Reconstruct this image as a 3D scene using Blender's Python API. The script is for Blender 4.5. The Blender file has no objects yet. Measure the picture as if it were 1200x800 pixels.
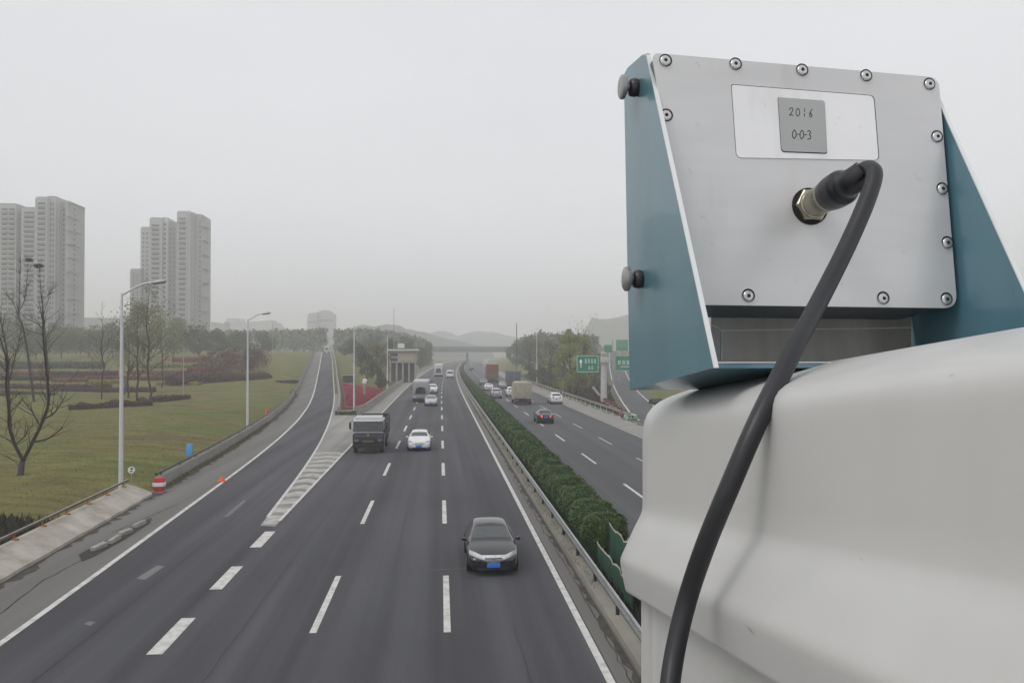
import bpy, bmesh, math, random
import numpy as np
from mathutils import Vector, Matrix, Euler, noise as mnoise

random.seed(11)
sc = bpy.context.scene
COL = sc.collection
R = math.radians

# ---------------------------------------------------------------- camera
CAM = Vector((0.0, 0.0, 7.75))
cam_d = bpy.data.cameras.new('camera')
cam_o = bpy.data.objects.new('camera', cam_d)
COL.objects.link(cam_o)
cam_d.sensor_width = 36.0
cam_d.lens = 30.0
cam_d.clip_start = 0.03
cam_d.clip_end = 12000.0
cam_o.location = CAM
cam_o.rotation_euler = (R(90 + 0.685), 0, -math.atan(0.084))
sc.camera = cam_o

# ---------------------------------------------------------------- world, sun, exposure
SUN_EL, SUN_AZ = R(52), R(-125)          # azimuth from +Y, clockwise; behind left of the viewer
w = bpy.data.worlds.new('World')
sc.world = w
w.use_nodes = True
nt = w.node_tree
nt.nodes.clear()
wo = nt.nodes.new('ShaderNodeOutputWorld')
bg = nt.nodes.new('ShaderNodeBackground')
sky = nt.nodes.new('ShaderNodeTexSky')
sky.sky_type = 'NISHITA'
sky.sun_disc = False
sky.sun_elevation = SUN_EL
sky.sun_rotation = SUN_AZ
sky.dust_density = 4.0
sky.air_density = 1.0
hs = nt.nodes.new('ShaderNodeHueSaturation')
hs.inputs['Saturation'].default_value = 0.10
mx = nt.nodes.new('ShaderNodeMix')
mx.data_type = 'RGBA'
mx.inputs['Factor'].default_value = 0.80    # thick even cloud in front of the clear sky
mx.inputs['B'].default_value = (7.46, 7.52, 7.82, 1)
nt.links.new(sky.outputs[0], hs.inputs['Color'])
nt.links.new(hs.outputs[0], mx.inputs['A'])
# faint unevenness of the cloud layer
wt = nt.nodes.new('ShaderNodeTexCoord'); wm = nt.nodes.new('ShaderNodeMapping'); wm.inputs['Scale'].default_value = (1, 1, 3)
wn = nt.nodes.new('ShaderNodeTexNoise'); wn.inputs['Scale'].default_value = 1.6; wn.inputs['Detail'].default_value = 5
wr = nt.nodes.new('ShaderNodeValToRGB')
wr.color_ramp.elements[0].position = .3; wr.color_ramp.elements[0].color = (.95, .95, .955, 1)
wr.color_ramp.elements[1].position = .7; wr.color_ramp.elements[1].color = (1.03, 1.03, 1.03, 1)
wx = nt.nodes.new('ShaderNodeMix'); wx.data_type = 'RGBA'; wx.blend_type = 'MULTIPLY'; wx.inputs['Factor'].default_value = 1
nt.links.new(wt.outputs['Generated'], wm.inputs[0]); nt.links.new(wm.outputs[0], wn.inputs['Vector']); nt.links.new(wn.outputs[0], wr.inputs[0])
nt.links.new(mx.outputs['Result'], wx.inputs['A']); nt.links.new(wr.outputs[0], wx.inputs['B'])
nt.links.new(wx.outputs['Result'], bg.inputs['Color'])
bg.inputs['Strength'].default_value = 0.124
nt.links.new(bg.outputs[0], wo.inputs['Surface'])

sd = bpy.data.lights.new('sun', 'SUN')
sd.energy = 0.8
sd.angle = R(25)
sd.color = (1.0, 0.97, 0.93)
so = bpy.data.objects.new('sun', sd)
COL.objects.link(so)
so.rotation_euler = Euler((R(90) - SUN_EL, 0, math.pi - SUN_AZ), 'XYZ')

sc.view_settings.view_transform = 'Standard'
sc.view_settings.look = 'None'
sc.view_settings.gamma = 1.0
sc.view_settings.use_curve_mapping = False
sc.view_settings.exposure = 0.0
sc.render.engine = 'CYCLES'
sc.cycles.volume_bounces = 4
sc.cycles.max_bounces = 8
sc.cycles.use_denoising = True

# ---------------------------------------------------------------- pixel helpers (photo pixels, 1200 x 800)
CM = cam_o.rotation_euler.to_matrix()
def ray(px, py):
    return (CM @ Vector(((px - 600) / 1000.0, (400 - py) / 1000.0, -1.0))).normalized()
def at(px, py, Y):
    d = ray(px, py)
    return CAM + d * (Y / d.y)
def xat(px, Y, py=412):
    return at(px, py, Y).x
def zat(py, Y, px=516):
    return at(px, py, Y).z

# ---------------------------------------------------------------- materials
MATS = {}
def new_mat(name):
    m = bpy.data.materials.new(name)
    m.use_nodes = True
    return m, m.node_tree, m.node_tree.nodes['Principled BSDF']
def mat(name, col, rough=0.6, metal=0.0, var=0.12, scale=4.0, stretch=(1, 1, 1), bump=0.0, bscale=None,
        col2=None, spec=0.5, coat=0.0, island=False, detail=6.0, lo=0.35, hi=0.68, grime=0.0, gscale=7.0):
    """one real surface: two tones mixed by a noise field, with optional bump"""
    if name in MATS:
        return MATS[name]
    m, t, b = new_mat(name)
    c1 = tuple(col)
    c2 = tuple(col2) if col2 else tuple(max(0, c * (1 - var)) for c in col)
    tc = t.nodes.new('ShaderNodeTexCoord')
    mp = t.nodes.new('ShaderNodeMapping')
    mp.inputs['Scale'].default_value = stretch
    nz = t.nodes.new('ShaderNodeTexNoise')
    nz.inputs['Scale'].default_value = scale
    nz.inputs['Detail'].default_value = detail
    nz.inputs['Roughness'].default_value = 0.6
    t.links.new(tc.outputs['Object'], mp.inputs[0])
    t.links.new(mp.outputs[0], nz.inputs['Vector'])
    rp = t.nodes.new('ShaderNodeValToRGB')
    rp.color_ramp.elements[0].position = lo
    rp.color_ramp.elements[1].position = hi
    rp.color_ramp.elements[0].color = (*c2, 1)
    rp.color_ramp.elements[1].color = (*c1, 1)
    if island:
        ge = t.nodes.new('ShaderNodeNewGeometry')
        t.links.new(ge.outputs['Random Per Island'], rp.inputs[0])
        rp.color_ramp.elements[0].position = 0.0
        rp.color_ramp.elements[1].position = 1.0
    else:
        t.links.new(nz.outputs[0], rp.inputs[0])
    out = rp.outputs[0]
    if grime:
        for k, (gs, st, a_, b_) in enumerate(((gscale, (1, 1, .22), .30, .46), (gscale * 5, (1, 1, 1), .27, .33))):
            m2 = t.nodes.new('ShaderNodeMapping'); m2.inputs['Scale'].default_value = st
            n3 = t.nodes.new('ShaderNodeTexNoise'); n3.inputs['Scale'].default_value = gs; n3.inputs['Detail'].default_value = 7
            r3 = t.nodes.new('ShaderNodeValToRGB')
            r3.color_ramp.elements[0].position = a_; r3.color_ramp.elements[1].position = b_
            r3.color_ramp.elements[0].color = (1 - grime, 1 - grime * 1.05, 1 - grime * 1.15, 1); r3.color_ramp.elements[1].color = (1, 1, 1, 1)
            x3 = t.nodes.new('ShaderNodeMix'); x3.data_type = 'RGBA'; x3.blend_type = 'MULTIPLY'; x3.inputs['Factor'].default_value = 1
            t.links.new(tc.outputs['Object'], m2.inputs[0]); t.links.new(m2.outputs[0], n3.inputs['Vector']); t.links.new(n3.outputs[0], r3.inputs[0])
            t.links.new(out, x3.inputs['A']); t.links.new(r3.outputs[0], x3.inputs['B']); out = x3.outputs['Result']
    t.links.new(out, b.inputs['Base Color'])
    b.inputs['Roughness'].default_value = rough
    b.inputs['Metallic'].default_value = metal
    b.inputs['Specular IOR Level'].default_value = spec
    b.inputs['Coat Weight'].default_value = coat
    if bump:
        n2 = t.nodes.new('ShaderNodeTexNoise')
        n2.inputs['Scale'].default_value = bscale or scale * 4
        n2.inputs['Detail'].default_value = 8
        t.links.new(mp.outputs[0], n2.inputs['Vector'])
        bp = t.nodes.new('ShaderNodeBump')
        bp.inputs['Strength'].default_value = bump
        bp.inputs['Distance'].default_value = 0.02
        t.links.new(n2.outputs[0], bp.inputs['Height'])
        t.links.new(bp.outputs[0], b.inputs['Normal'])
    MATS[name] = m
    return m

def asphalt(name, dark, light, stain, wheel=0.0):
    """aggregate speckle + long streaks worn by traffic + large patches"""
    if name in MATS:
        return MATS[name]
    m, t, b = new_mat(name)
    tc = t.nodes.new('ShaderNodeTexCoord')
    def nz(scale, stretch, detail=5):
        mp = t.nodes.new('ShaderNodeMapping')
        mp.inputs['Scale'].default_value = stretch
        n = t.nodes.new('ShaderNodeTexNoise')
        n.inputs['Scale'].default_value = scale
        n.inputs['Detail'].default_value = detail
        t.links.new(tc.outputs['Object'], mp.inputs[0])
        t.links.new(mp.outputs[0], n.inputs['Vector'])
        return n
    def ramp(src, a, bb, c0, c1):
        r = t.nodes.new('ShaderNodeValToRGB')
        r.color_ramp.elements[0].position = a
        r.color_ramp.elements[1].position = bb
        r.color_ramp.elements[0].color = (*c0, 1)
        r.color_ramp.elements[1].color = (*c1, 1)
        t.links.new(src, r.inputs[0])
        return r
    streak = ramp(nz(1.0, (0.9, 0.012, 1), 4).outputs[0], 0.38, 0.62, dark, light)
    patch = ramp(nz(0.12, (1, 0.4, 1), 6).outputs[0], 0.40, 0.70, (1, 1, 1), stain)
    speck = ramp(nz(28, (1, 1, 1), 3).outputs[0], 0.3, 0.7, (0.80, 0.80, 0.80), (1.18, 1.18, 1.18))
    m1 = t.nodes.new('ShaderNodeMix'); m1.data_type = 'RGBA'; m1.blend_type = 'MULTIPLY'; m1.inputs['Factor'].default_value = 1
    m2 = t.nodes.new('ShaderNodeMix'); m2.data_type = 'RGBA'; m2.blend_type = 'MULTIPLY'; m2.inputs['Factor'].default_value = 1
    t.links.new(streak.outputs[0], m1.inputs['A']); t.links.new(patch.outputs[0], m1.inputs['B'])
    t.links.new(m1.outputs['Result'], m2.inputs['A']); t.links.new(speck.outputs[0], m2.inputs['B'])
    t.links.new(m2.outputs['Result'], b.inputs['Base Color'])
    b.inputs['Roughness'].default_value = 0.82
    b.inputs['Specular IOR Level'].default_value = 0.35
    n2 = nz(40, (1, 1, 1), 4)
    bp = t.nodes.new('ShaderNodeBump')
    bp.inputs['Strength'].default_value = 0.25
    bp.inputs['Distance'].default_value = 0.01
    t.links.new(n2.outputs[0], bp.inputs['Height'])
    t.links.new(bp.outputs[0], b.inputs['Normal'])
    MATS[name] = m
    return m

def glass(name, col=(0.02, 0.025, 0.028), rough=0.06):
    return mat(name, col, rough, 0, 0.2, 3, spec=0.8)

M_ASPH = asphalt('asphalt', (0.036, 0.0358, 0.0415), (0.062, 0.062, 0.070), (1.45, 1.45, 1.42))
M_ASPH2 = asphalt('asphalt_old', (0.066, 0.068, 0.073), (0.086, 0.088, 0.092), (0.9, 0.9, 0.9))
M_SHOULD = asphalt('shoulder_surface', (0.135, 0.132, 0.122), (0.172, 0.167, 0.155), (0.80, 0.80, 0.78))
M_CONC = mat('concrete', (0.34, 0.33, 0.30), 0.85, var=0.28, scale=1.2, bump=0.3, bscale=14)
M_CONCP = mat('concrete_pale', (0.27, 0.26, 0.235), 0.88, var=0.2, scale=0.5, bump=0.25, bscale=12)
M_CONCD = mat('concrete_dirty', (0.46, 0.43, 0.38), 0.88, col2=(0.29, 0.265, 0.225), scale=0.9, bump=0.4, bscale=9)
M_PAINT = mat('road_paint', (0.58, 0.57, 0.54), 0.7, col2=(0.34, 0.33, 0.315), scale=2.5, lo=0.30, hi=0.55)
M_PAINTW = mat('road_paint_worn', (0.44, 0.425, 0.39), 0.8, col2=(0.27, 0.26, 0.24), scale=1.6, lo=0.36, hi=0.6)
M_GRASS = None
M_SOIL = mat('soil', (0.060, 0.046, 0.032), 0.95, col2=(0.025, 0.021, 0.016), scale=1.5, bump=0.8, bscale=9)
M_GALV = mat('galvanised_steel', (0.42, 0.43, 0.43), 0.45, 0.55, 0.25, 2.0, bump=0.05)
M_WHITEP = mat('white_pole_paint', (0.62, 0.63, 0.66), 0.4, 0, 0.15, 1.0)
M_DARKST = mat('dark_steel', (0.035, 0.037, 0.04), 0.5, 0.3, 0.3, 4)
M_RUST = mat('rusty_brown_steel', (0.16, 0.085, 0.045), 0.8, col2=(0.07, 0.045, 0.03), scale=3, bump=0.3)
M_ORANGE = mat('orange_rust_paint', (0.42, 0.17, 0.035), 0.8, var=0.4, scale=6)
M_RED = mat('red_paint', (0.55, 0.035, 0.03), 0.55, var=0.3, scale=5)
M_CONE = mat('cone_orange', (0.80, 0.11, 0.04), 0.6, var=0.15, scale=5)
M_WHITE = mat('white_paint', (0.78, 0.78, 0.77), 0.5, var=0.12, scale=5)
M_BLUE = mat('blue_sign_paint', (0.09, 0.36, 0.80), 0.5, var=0.12, scale=3)
M_GREENS = mat('green_sign_sheet', (0.012, 0.22, 0.13), 0.45, var=0.15, scale=2)
M_BLACK = mat('black_rubber', (0.014, 0.014, 0.015), 0.55, var=0.3, scale=8)
M_TYRE = mat('tyre_rubber', (0.012, 0.012, 0.012), 0.8, var=0.3, scale=8)
M_CHROME = mat('chrome', (0.72, 0.72, 0.72), 0.18, 0.9, 0.2, 6)
M_GLASS = glass('vehicle_glass')
M_WSCR = glass('tinted_windscreen', (0.060, 0.070, 0.070), 0.05)
M_HEADL = mat('headlamp_lens', (0.72, 0.73, 0.74), 0.12, 0.2, 0.25, 20, spec=0.8)
M_TAIL = mat('tail_lamp_red', (0.62, 0.03, 0.03), 0.2, 0, 0.3, 20, spec=0.8)
M_PLATEB = mat('blue_number_plate', (0.035, 0.19, 0.70), 0.4, var=0.1, scale=6)
M_BARK = mat('bark_dark', (0.050, 0.042, 0.036), 0.9, col2=(0.022, 0.019, 0.017), scale=7, stretch=(1, 1, .25), bump=0.6)
M_BARKG = mat('bark_grey', (0.10, 0.092, 0.08), 0.9, col2=(0.045, 0.04, 0.035), scale=6, stretch=(1, 1, .25), bump=0.5)
M_LEAFD = mat('leaf_dark_green', (0.105, 0.135, 0.065), 0.6, col2=(0.042, 0.062, 0.030), island=True)
M_LEAFH = mat('hedge_leaf', (0.095, 0.165, 0.022), 0.6, col2=(0.014, 0.042, 0.008), island=True)
M_LEAFY = mat('leaf_spring_green', (0.30, 0.32, 0.10), 0.65, col2=(0.16, 0.185, 0.06), island=True)
M_LEAFO = mat('leaf_olive', (0.20, 0.195, 0.09), 0.65, col2=(0.09, 0.095, 0.045), island=True)
M_LEAFR = mat('leaf_crimson', (0.36, 0.045, 0.06), 0.65, col2=(0.16, 0.022, 0.032), island=True)
M_LEAFM = mat('leaf_maroon', (0.165, 0.062, 0.062), 0.7, col2=(0.060, 0.028, 0.030), island=True)
M_LEAFB = mat('leaf_russet', (0.11, 0.060, 0.035), 0.7, col2=(0.04, 0.024, 0.016), island=True)
M_LEAFG = mat('leaf_yellow', (0.38, 0.34, 0.05), 0.65, col2=(0.20, 0.20, 0.04), island=True)

# ---------------------------------------------------------------- mesh builder
class MB:
    def __init__(s):
        s.v = []; s.f = []; s.mi = []; s.m = 0
    def face(s, pts, m=None):
        n = len(s.v)
        s.v += [tuple(p) for p in pts]
        s.f.append(tuple(range(n, n + len(pts))))
        s.mi.append(s.m if m is None else m)
    def grid(s, rows, close=False, m=None):
        """rows of equal length joined by quads"""
        n = len(s.v); k = len(rows[0])
        for r in rows:
            s.v += [tuple(p) for p in r]
        for i in range(len(rows) - 1):
            for j in range(k if close else k - 1):
                a = n + i * k + j; b = n + i * k + (j + 1) % k
                s.f.append((a, b, b + k, a + k)); s.mi.append(s.m if m is None else m)
    def poly(s, pts, m=None):
        s.face(pts, m)
    def box(s, c, d, rot=0.0, bevel=0.0, m=None, tilt=None):
        bm = bmesh.new()
        bmesh.ops.create_cube(bm, size=1)
        for v in bm.verts:
            v.co = Vector((v.co.x * d[0], v.co.y * d[1], v.co.z * d[2]))
        if bevel:
            bmesh.ops.bevel(bm, geom=bm.edges[:], offset=bevel, segments=2, affect='EDGES', profile=0.6)
        M = Matrix.Translation(Vector(c)) @ Matrix.Rotation(rot, 4, 'Z')
        if tilt:
            M = M @ Euler(tilt).to_matrix().to_4x4()
        s.add_bm(bm, M, m)
    def add_bm(s, bm, M=Matrix(), m=None):
        n = len(s.v)
        bm.verts.ensure_lookup_table()
        for i, v in enumerate(bm.verts):
            v.index = i
            s.v.append(tuple(M @ v.co))
        for f in bm.faces:
            s.f.append(tuple(n + v.index for v in f.verts)); s.mi.append(s.m if m is None else m)
        bm.free()
    def tube(s, pts, rad, n=8, cap=True, m=None):
        pts = [Vector(p) for p in pts]
        if not hasattr(rad, '__len__'):
            rad = [rad] * len(pts)
        rows = []
        t0 = (pts[1] - pts[0]).normalized()
        ref = Vector((0, 0, 1)) if abs(t0.z) < 0.9 else Vector((1, 0, 0))
        u = t0.cross(ref).normalized()
        for i, p in enumerate(pts):
            t = (pts[min(i + 1, len(pts) - 1)] - pts[max(i - 1, 0)]).normalized()
            u = (u - t * u.dot(t)).normalized()
            vv = t.cross(u)
            rows.append([p + (u * math.cos(2 * math.pi * k / n) + vv * math.sin(2 * math.pi * k / n)) * rad[i] for k in range(n)])
        s.grid(rows, True, m)
        if cap:
            s.face(list(reversed(rows[0])), m); s.face(rows[-1], m)
    def prism(s, pts, off, m=None):
        """closed outline pushed along off"""
        off = Vector(off)
        a = [Vector(p) for p in pts]; b = [p + off for p in a]
        s.face(a, m); s.face(list(reversed(b)), m)
        for i in range(len(a)):
            j = (i + 1) % len(a)
            s.face([a[j], a[i], b[i], b[j]], m)
    def disc(s, c, nrm, r, h, n=16, m=None, r2=None):
        c = Vector(c); nrm = Vector(nrm).normalized()
        s.tube([c, c + nrm * h], [r, r if r2 is None else r2], n, True, m)
    def build(s, name, mats, parent=None, origin=None, smooth=0, local=False):
        if not isinstance(mats, (list, tuple)):
            mats = [mats]
        me = bpy.data.meshes.new(name)
        o0 = Vector(origin) if origin is not None else Vector((0, 0, 0))
        if parent is not None and not local:
            o0 = world_loc(parent)
        V = [tuple(Vector(p) - o0) for p in s.v] if o0.length else s.v
        me.from_pydata(V, [], s.f)
        for mm in mats:
            me.materials.append(mm)
        me.polygons.foreach_set('material_index', s.mi)
        bm = bmesh.new(); bm.from_mesh(me)
        bmesh.ops.remove_doubles(bm, verts=bm.verts[:], dist=1e-5)
        bmesh.ops.recalc_face_normals(bm, faces=bm.faces[:])
        bm.to_mesh(me); bm.free()
        if smooth:
            for p in me.polygons:
                p.use_smooth = True
            me.set_sharp_from_angle(angle=R(smooth))
        ob = bpy.data.objects.new(name, me)
        COL.objects.link(ob)
        if parent is not None:
            ob.parent = parent
        elif origin is not None:
            ob.location = origin
        return ob
    def raw(s, name, mats, parent=None, origin=None, local=True):
        """as build, without the clean-up (leaf clouds)"""
        me = bpy.data.meshes.new(name)
        me.from_pydata(s.v, [], s.f)
        for mm in (mats if isinstance(mats, (list, tuple)) else [mats]):
            me.materials.append(mm)
        ob = bpy.data.objects.new(name, me)
        COL.objects.link(ob)
        if parent is not None:
            ob.parent = parent
        elif origin is not None:
            ob.location = origin
        return ob

def world_loc(o):
    p = Vector((0, 0, 0))
    while o is not None:
        p += Vector(o.location); o = o.parent
    return p
def tag(o, label=None, cat=None, group=None, kind=None):
    if label: o['label'] = label
    if cat: o['category'] = cat
    if group: o['group'] = group
    if kind: o['kind'] = kind
    return o
def thing(name, loc, label, cat, group=None, rz=0.0):
    o = bpy.data.objects.new(name, None)
    COL.objects.link(o)
    o.location = loc
    o.rotation_euler = (0, 0, rz)
    o.empty_display_size = 0.2
    return tag(o, label, cat, group)
def copy_tree(o, parent=None):
    c = o.copy(); COL.objects.link(c)
    c.parent = parent
    for ch in list(o.children):
        copy_tree(ch, c)
    return c
def lerp(a, b, t): return a + (b - a) * t
def sstep(a, b, x):
    t = min(1, max(0, (x - a) / (b - a))); return t * t * (3 - 2 * t)

def curve_tab(tab):
    xs = [a for a, b in tab]; ys = [b for a, b in tab]; n = len(xs)
    ms = []
    for i in range(n):
        if i == 0: ms.append((ys[1] - ys[0]) / (xs[1] - xs[0]))
        elif i == n - 1: ms.append((ys[-1] - ys[-2]) / (xs[-1] - xs[-2]))
        else:
            d0 = (ys[i] - ys[i - 1]) / (xs[i] - xs[i - 1]); d1 = (ys[i + 1] - ys[i]) / (xs[i + 1] - xs[i])
            ms.append(0 if d0 * d1 <= 0 else 2 * d0 * d1 / (d0 + d1))
    def f(x):
        if x <= xs[0]: return ys[0] + ms[0] * (x - xs[0])
        if x >= xs[-1]: return ys[-1] + ms[-1] * (x - xs[-1])
        i = max(j for j in range(n - 1) if xs[j] <= x)
        h = xs[i + 1] - xs[i]; t = (x - xs[i]) / h
        return ((2*t**3 - 3*t**2 + 1) * ys[i] + (t**3 - 2*t**2 + t) * h * ms[i] + (-2*t**3 + 3*t**2) * ys[i+1] + (t**3 - t**2) * h * ms[i+1])
    return f

# ---------------------------------------------------------------- lie of the land
def cx(y):
    if y < 130: return 0.0
    if y < 900: return 5.3e-5 * (y - 130) ** 2
    return 31.4 + (y - 900) * 0.0816
RL = curve_tab([(0, -10.9), (22.6, -11.7), (36.7, -12.3), (65.7, -13.7), (92, -15.6), (115, -17.9), (138, -20.5), (200, -28.3), (263, -36.4), (360, -49.2), (420, -57), (600, -80)])
RR = curve_tab([(0, -7.3), (30, -7.42), (39, -8.0), (55, -8.9), (72, -10.1), (92, -11.9), (115, -14.3), (138, -16.9), (200, -24.7), (263, -32.7), (360, -45.4), (420, -53.1), (600, -76)])
ZRt = curve_tab([(0, 0), (115, 0), (140, 0.25), (200, 2.1), (263, 4.6), (320, 6.3), (360, 7.0), (420, 7.5), (600, 7.6)])
def ZR(y): return 0.0 if y <= 115 else (7.6 if y > 600 else ZRt(y))
R2L = curve_tab([(60, 19.0), (99, 22.8), (119, 26.0), (150, 31.5), (184, 37.6), (250, 50.0), (350, 70.0), (600, 121)])
Z2t = curve_tab([(0, 0), (150, 0), (184, 0.5), (250, 3.2), (350, 7.2), (450, 8.2), (600, 8.4)])
def Z2(y): return 0.0 if y <= 150 else (8.4 if y > 600 else Z2t(y))
def R2R(y): return R2L(y) + 4.3
def wob(x, y):
    return 0.5 * math.sin(x * 0.11 + 1.3) * math.sin(y * 0.07 + x * 0.03) + 0.25 * math.sin(x * 0.31 + y * 0.23) + 0.12 * math.sin(y * 0.6 - x * 0.4)

YR = [-30, -10, 0] + sorted([4 + 2 * i for i in range(99)] + [38.7, 39.0]) + [204 + 4 * i for i in range(100)] + [610 + 12 * i for i in range(30)] + [1000, 1100, 1250, 1450, 1700, 2000, 2400, 2800, 3250]
LOFF = [1500, 900, 500, 300, 200, 150, 120, 95, 75, 60, 48, 38, 30, 24, 18, 13, 9, 6, 4, 2, 0.8, 0]
ROFF = [0, 1.5, 4, 9, 16, 26, 40, 60, 90, 140, 220, 360, 600, 1100, 1800]
def cols(y):
    a = RL(y) - 3.3
    c = -9.9 + cx(y)
    b = min(RR(y) + 0.4, c)
    d = 21.6 + cx(y)
    e = max(R2L(y) - 0.6, d)
    f = max(R2R(y) + 2.5, e + 1)
    return a, b, c, d, e, f
def row(y):
    a, b, c, d, e, f = cols(y)
    zr, z2 = ZR(y) - 0.06, Z2(y) - 0.06
    out = []
    for o in LOFF:
        x = a - o
        out.append((x, y, zr + 0.55 * sstep(0.8, 6, o) * sstep(5, 30, y) + wob(x, y) * sstep(4, 40, o) * 0.9))
    out.append((b, y, zr))
    for t in (0.25, 0.5, 0.75):
        out.append((lerp(b, c, t), y, lerp(zr, -0.06, sstep(0, 1, t))))
    out.append((c, y, -0.06)); out.append((d, y, -0.06))
    for t in (0.33, 0.66):
        out.append((lerp(d, e, t), y, lerp(-0.06, z2, t) + 0.5 * math.sin(math.pi * t) * sstep(2, 14, e - d)))
    out.append((e, y, z2)); out.append((f, y, z2))
    for o in ROFF[1:]:
        x = f + o
        out.append((x, y, z2 + 0.02 * min(o, 60) + wob(x, y) * sstep(3, 30, o)))
    return out
ROWS = [row(y) for y in YR]
def gz(x, y):
    """height of the ground sheet"""
    i = 0
    while i < len(YR) - 2 and YR[i + 1] <= y: i += 1
    def zx(r):
        for j in range(len(r) - 1):
            if r[j][0] <= x <= r[j + 1][0]:
                w_ = r[j + 1][0] - r[j][0]
                return r[j][2] if w_ < 1e-6 else lerp(r[j][2], r[j + 1][2], (x - r[j][0]) / w_)
        return r[0][2] if x < r[0][0] else r[-1][2]
    t = (y - YR[i]) / (YR[i + 1] - YR[i])
    return lerp(zx(ROWS[i]), zx(ROWS[i + 1]), t)
def hit(px, py, y0=15, y1=900):
    """where the photo's pixel meets the ground"""
    y = y0
    while y < y1:
        p = at(px, py, y)
        if p.z <= gz(p.x, y): return p
        y += 0.5 if y < 200 else 1.0
    return at(px, py, y1)

def grass_mat():
    m, t, b = new_mat('grass_field')
    tc = t.nodes.new('ShaderNodeTexCoord')
    def nz(s, d=6, st=(1, 1, 1)):
        mp = t.nodes.new('ShaderNodeMapping'); mp.inputs['Scale'].default_value = st
        n = t.nodes.new('ShaderNodeTexNoise'); n.inputs['Scale'].default_value = s; n.inputs['Detail'].default_value = d
        t.links.new(tc.outputs['Object'], mp.inputs[0]); t.links.new(mp.outputs[0], n.inputs['Vector'])
        return n.outputs[0]
    def ramp(src, stops):
        r = t.nodes.new('ShaderNodeValToRGB')
        r.color_ramp.elements[0].position = stops[0][0]; r.color_ramp.elements[0].color = (*stops[0][1], 1)
        r.color_ramp.elements[1].position = stops[-1][0]; r.color_ramp.elements[1].color = (*stops[-1][1], 1)
        for p, c in stops[1:-1]:
            e = r.color_ramp.elements.new(p); e.color = (*c, 1)
        t.links.new(src, r.inputs[0]); return r.outputs[0]
    big = ramp(nz(0.06, 7, (1, 1.6, 1)), [(0.30, (0.118, 0.096, 0.046)), (0.45, (0.158, 0.150, 0.054)), (0.58, (0.132, 0.146, 0.044)), (0.72, (0.086, 0.132, 0.032))])
    fine = ramp(nz(3.0, 8), [(0.3, (0.82, 0.80, 0.78)), (0.7, (1.12, 1.12, 1.1))])
    mid = ramp(nz(0.5, 5, (0.6, 1.4, 1)), [(0.32, (0.70, 0.66, 0.60)), (0.6, (1.06, 1.06, 1.0))])
    x = None
    for s in (fine, mid):
        mm = t.nodes.new('ShaderNodeMix'); mm.data_type = 'RGBA'; mm.blend_type = 'MULTIPLY'; mm.inputs['Factor'].default_value = 1
        t.links.new(x or big, mm.inputs['A']); t.links.new(s, mm.inputs['B']); x = mm.outputs['Result']
    t.links.new(x, b.inputs['Base Color'])
    b.inputs['Roughness'].default_value = 0.95
    b.inputs['Specular IOR Level'].default_value = 0.15
    bp = t.nodes.new('ShaderNodeBump'); bp.inputs['Strength'].default_value = 0.7; bp.inputs['Distance'].default_value = 0.08
    t.links.new(nz(5, 8), bp.inputs['Height']); t.links.new(bp.outputs[0], b.inputs['Normal'])
    return m
M_GRASS = grass_mat()

g = MB(); g.grid(ROWS)
ground = tag(g.build('ground', M_GRASS, smooth=60), 'olive brown grass field beside and around the expressway', kind='structure')

# ---------------------------------------------------------------- roads
def strip(name, y0, y1, xl, xr, zl, zr_, m, label, kind='structure'):
    b = MB(); rows = []
    ys = [y0] + [y for y in YR if y0 < y < y1] + [y1]
    for y in ys:
        rows.append([(lerp(xl(y), xr(y), t), y, lerp(zl(y), zr_(y), t)) for t in (0, .5, 1)])
    b.grid(rows)
    return tag(b.build(name, m), label, kind=kind)
Z0 = lambda y: 0.0
XL = lambda k: (lambda y: k + cx(y))
RRg = lambda y: lerp(-7.3, min(RR(y), -7.3), sstep(38.7, 39.0, y))
strip('main_road', -10, 1100, XL(-7.3), XL(4.15), Z0, Z0, M_ASPH, 'dark asphalt of the three oncoming lanes')
strip('ramp_road', -10, 560, RL, RRg, ZR, ZR, M_ASPH, 'asphalt slip road climbing away to the left')
strip('ramp_shoulder', -10, 560, lambda y: RL(y) - 3.2, RL, lambda y: ZR(y) - .004, ZR, M_SHOULD, 'worn grey shoulder beside the slip road')
strip('road_shoulder', 107, 1100, XL(-9.9), XL(-7.3), lambda y: -.004, Z0, M_CONCP, 'pale shoulder left of the oncoming lanes')
strip('gore_surface', 38.7, 107, RRg, XL(-7.3), ZR, Z0, asphalt('gore_asphalt', (0.235, 0.23, 0.215), (0.33, 0.32, 0.295), (0.62, 0.62, 0.62)), 'worn pale wedge of paving between slip road and lanes')
strip('gore_nose', 105, 150, lambda y: RR(y), lambda y: min(RR(y) + 1.1, -7.4), lambda y: ZR(y) + .004, lambda y: ZR(y) + .004, M_CONCP, 'pale paving along the slip road edge')
strip('median_shoulder', -10, 1100, XL(4.15), XL(5.25), Z0, Z0, M_SHOULD, 'grey concrete strip left of the median guardrail')
strip('median_soil', -10, 1100, XL(5.25), XL(7.25), lambda y: .05, lambda y: .05, M_SOIL, 'dark soil of the median under the hedge')
strip('opposite_road', -10, 1100, XL(7.25), XL(18.3), Z0, Z0, M_ASPH2, 'grey asphalt of the lanes running away on the right')
strip('opposite_shoulder', -10, 1100, XL(18.3), XL(21.6), Z0, lambda y: -.004, M_CONCP, 'pale shoulder right of the far carriageway')
strip('exit_road', 62, 560, lambda y: max(R2L(y) - .6, 21.6 + cx(y)), lambda y: max(R2R(y) + 1.2, 21.8 + cx(y)), lambda y: Z2(y), lambda y: Z2(y), M_ASPH2, 'asphalt exit ramp curving away to the right')

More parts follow.
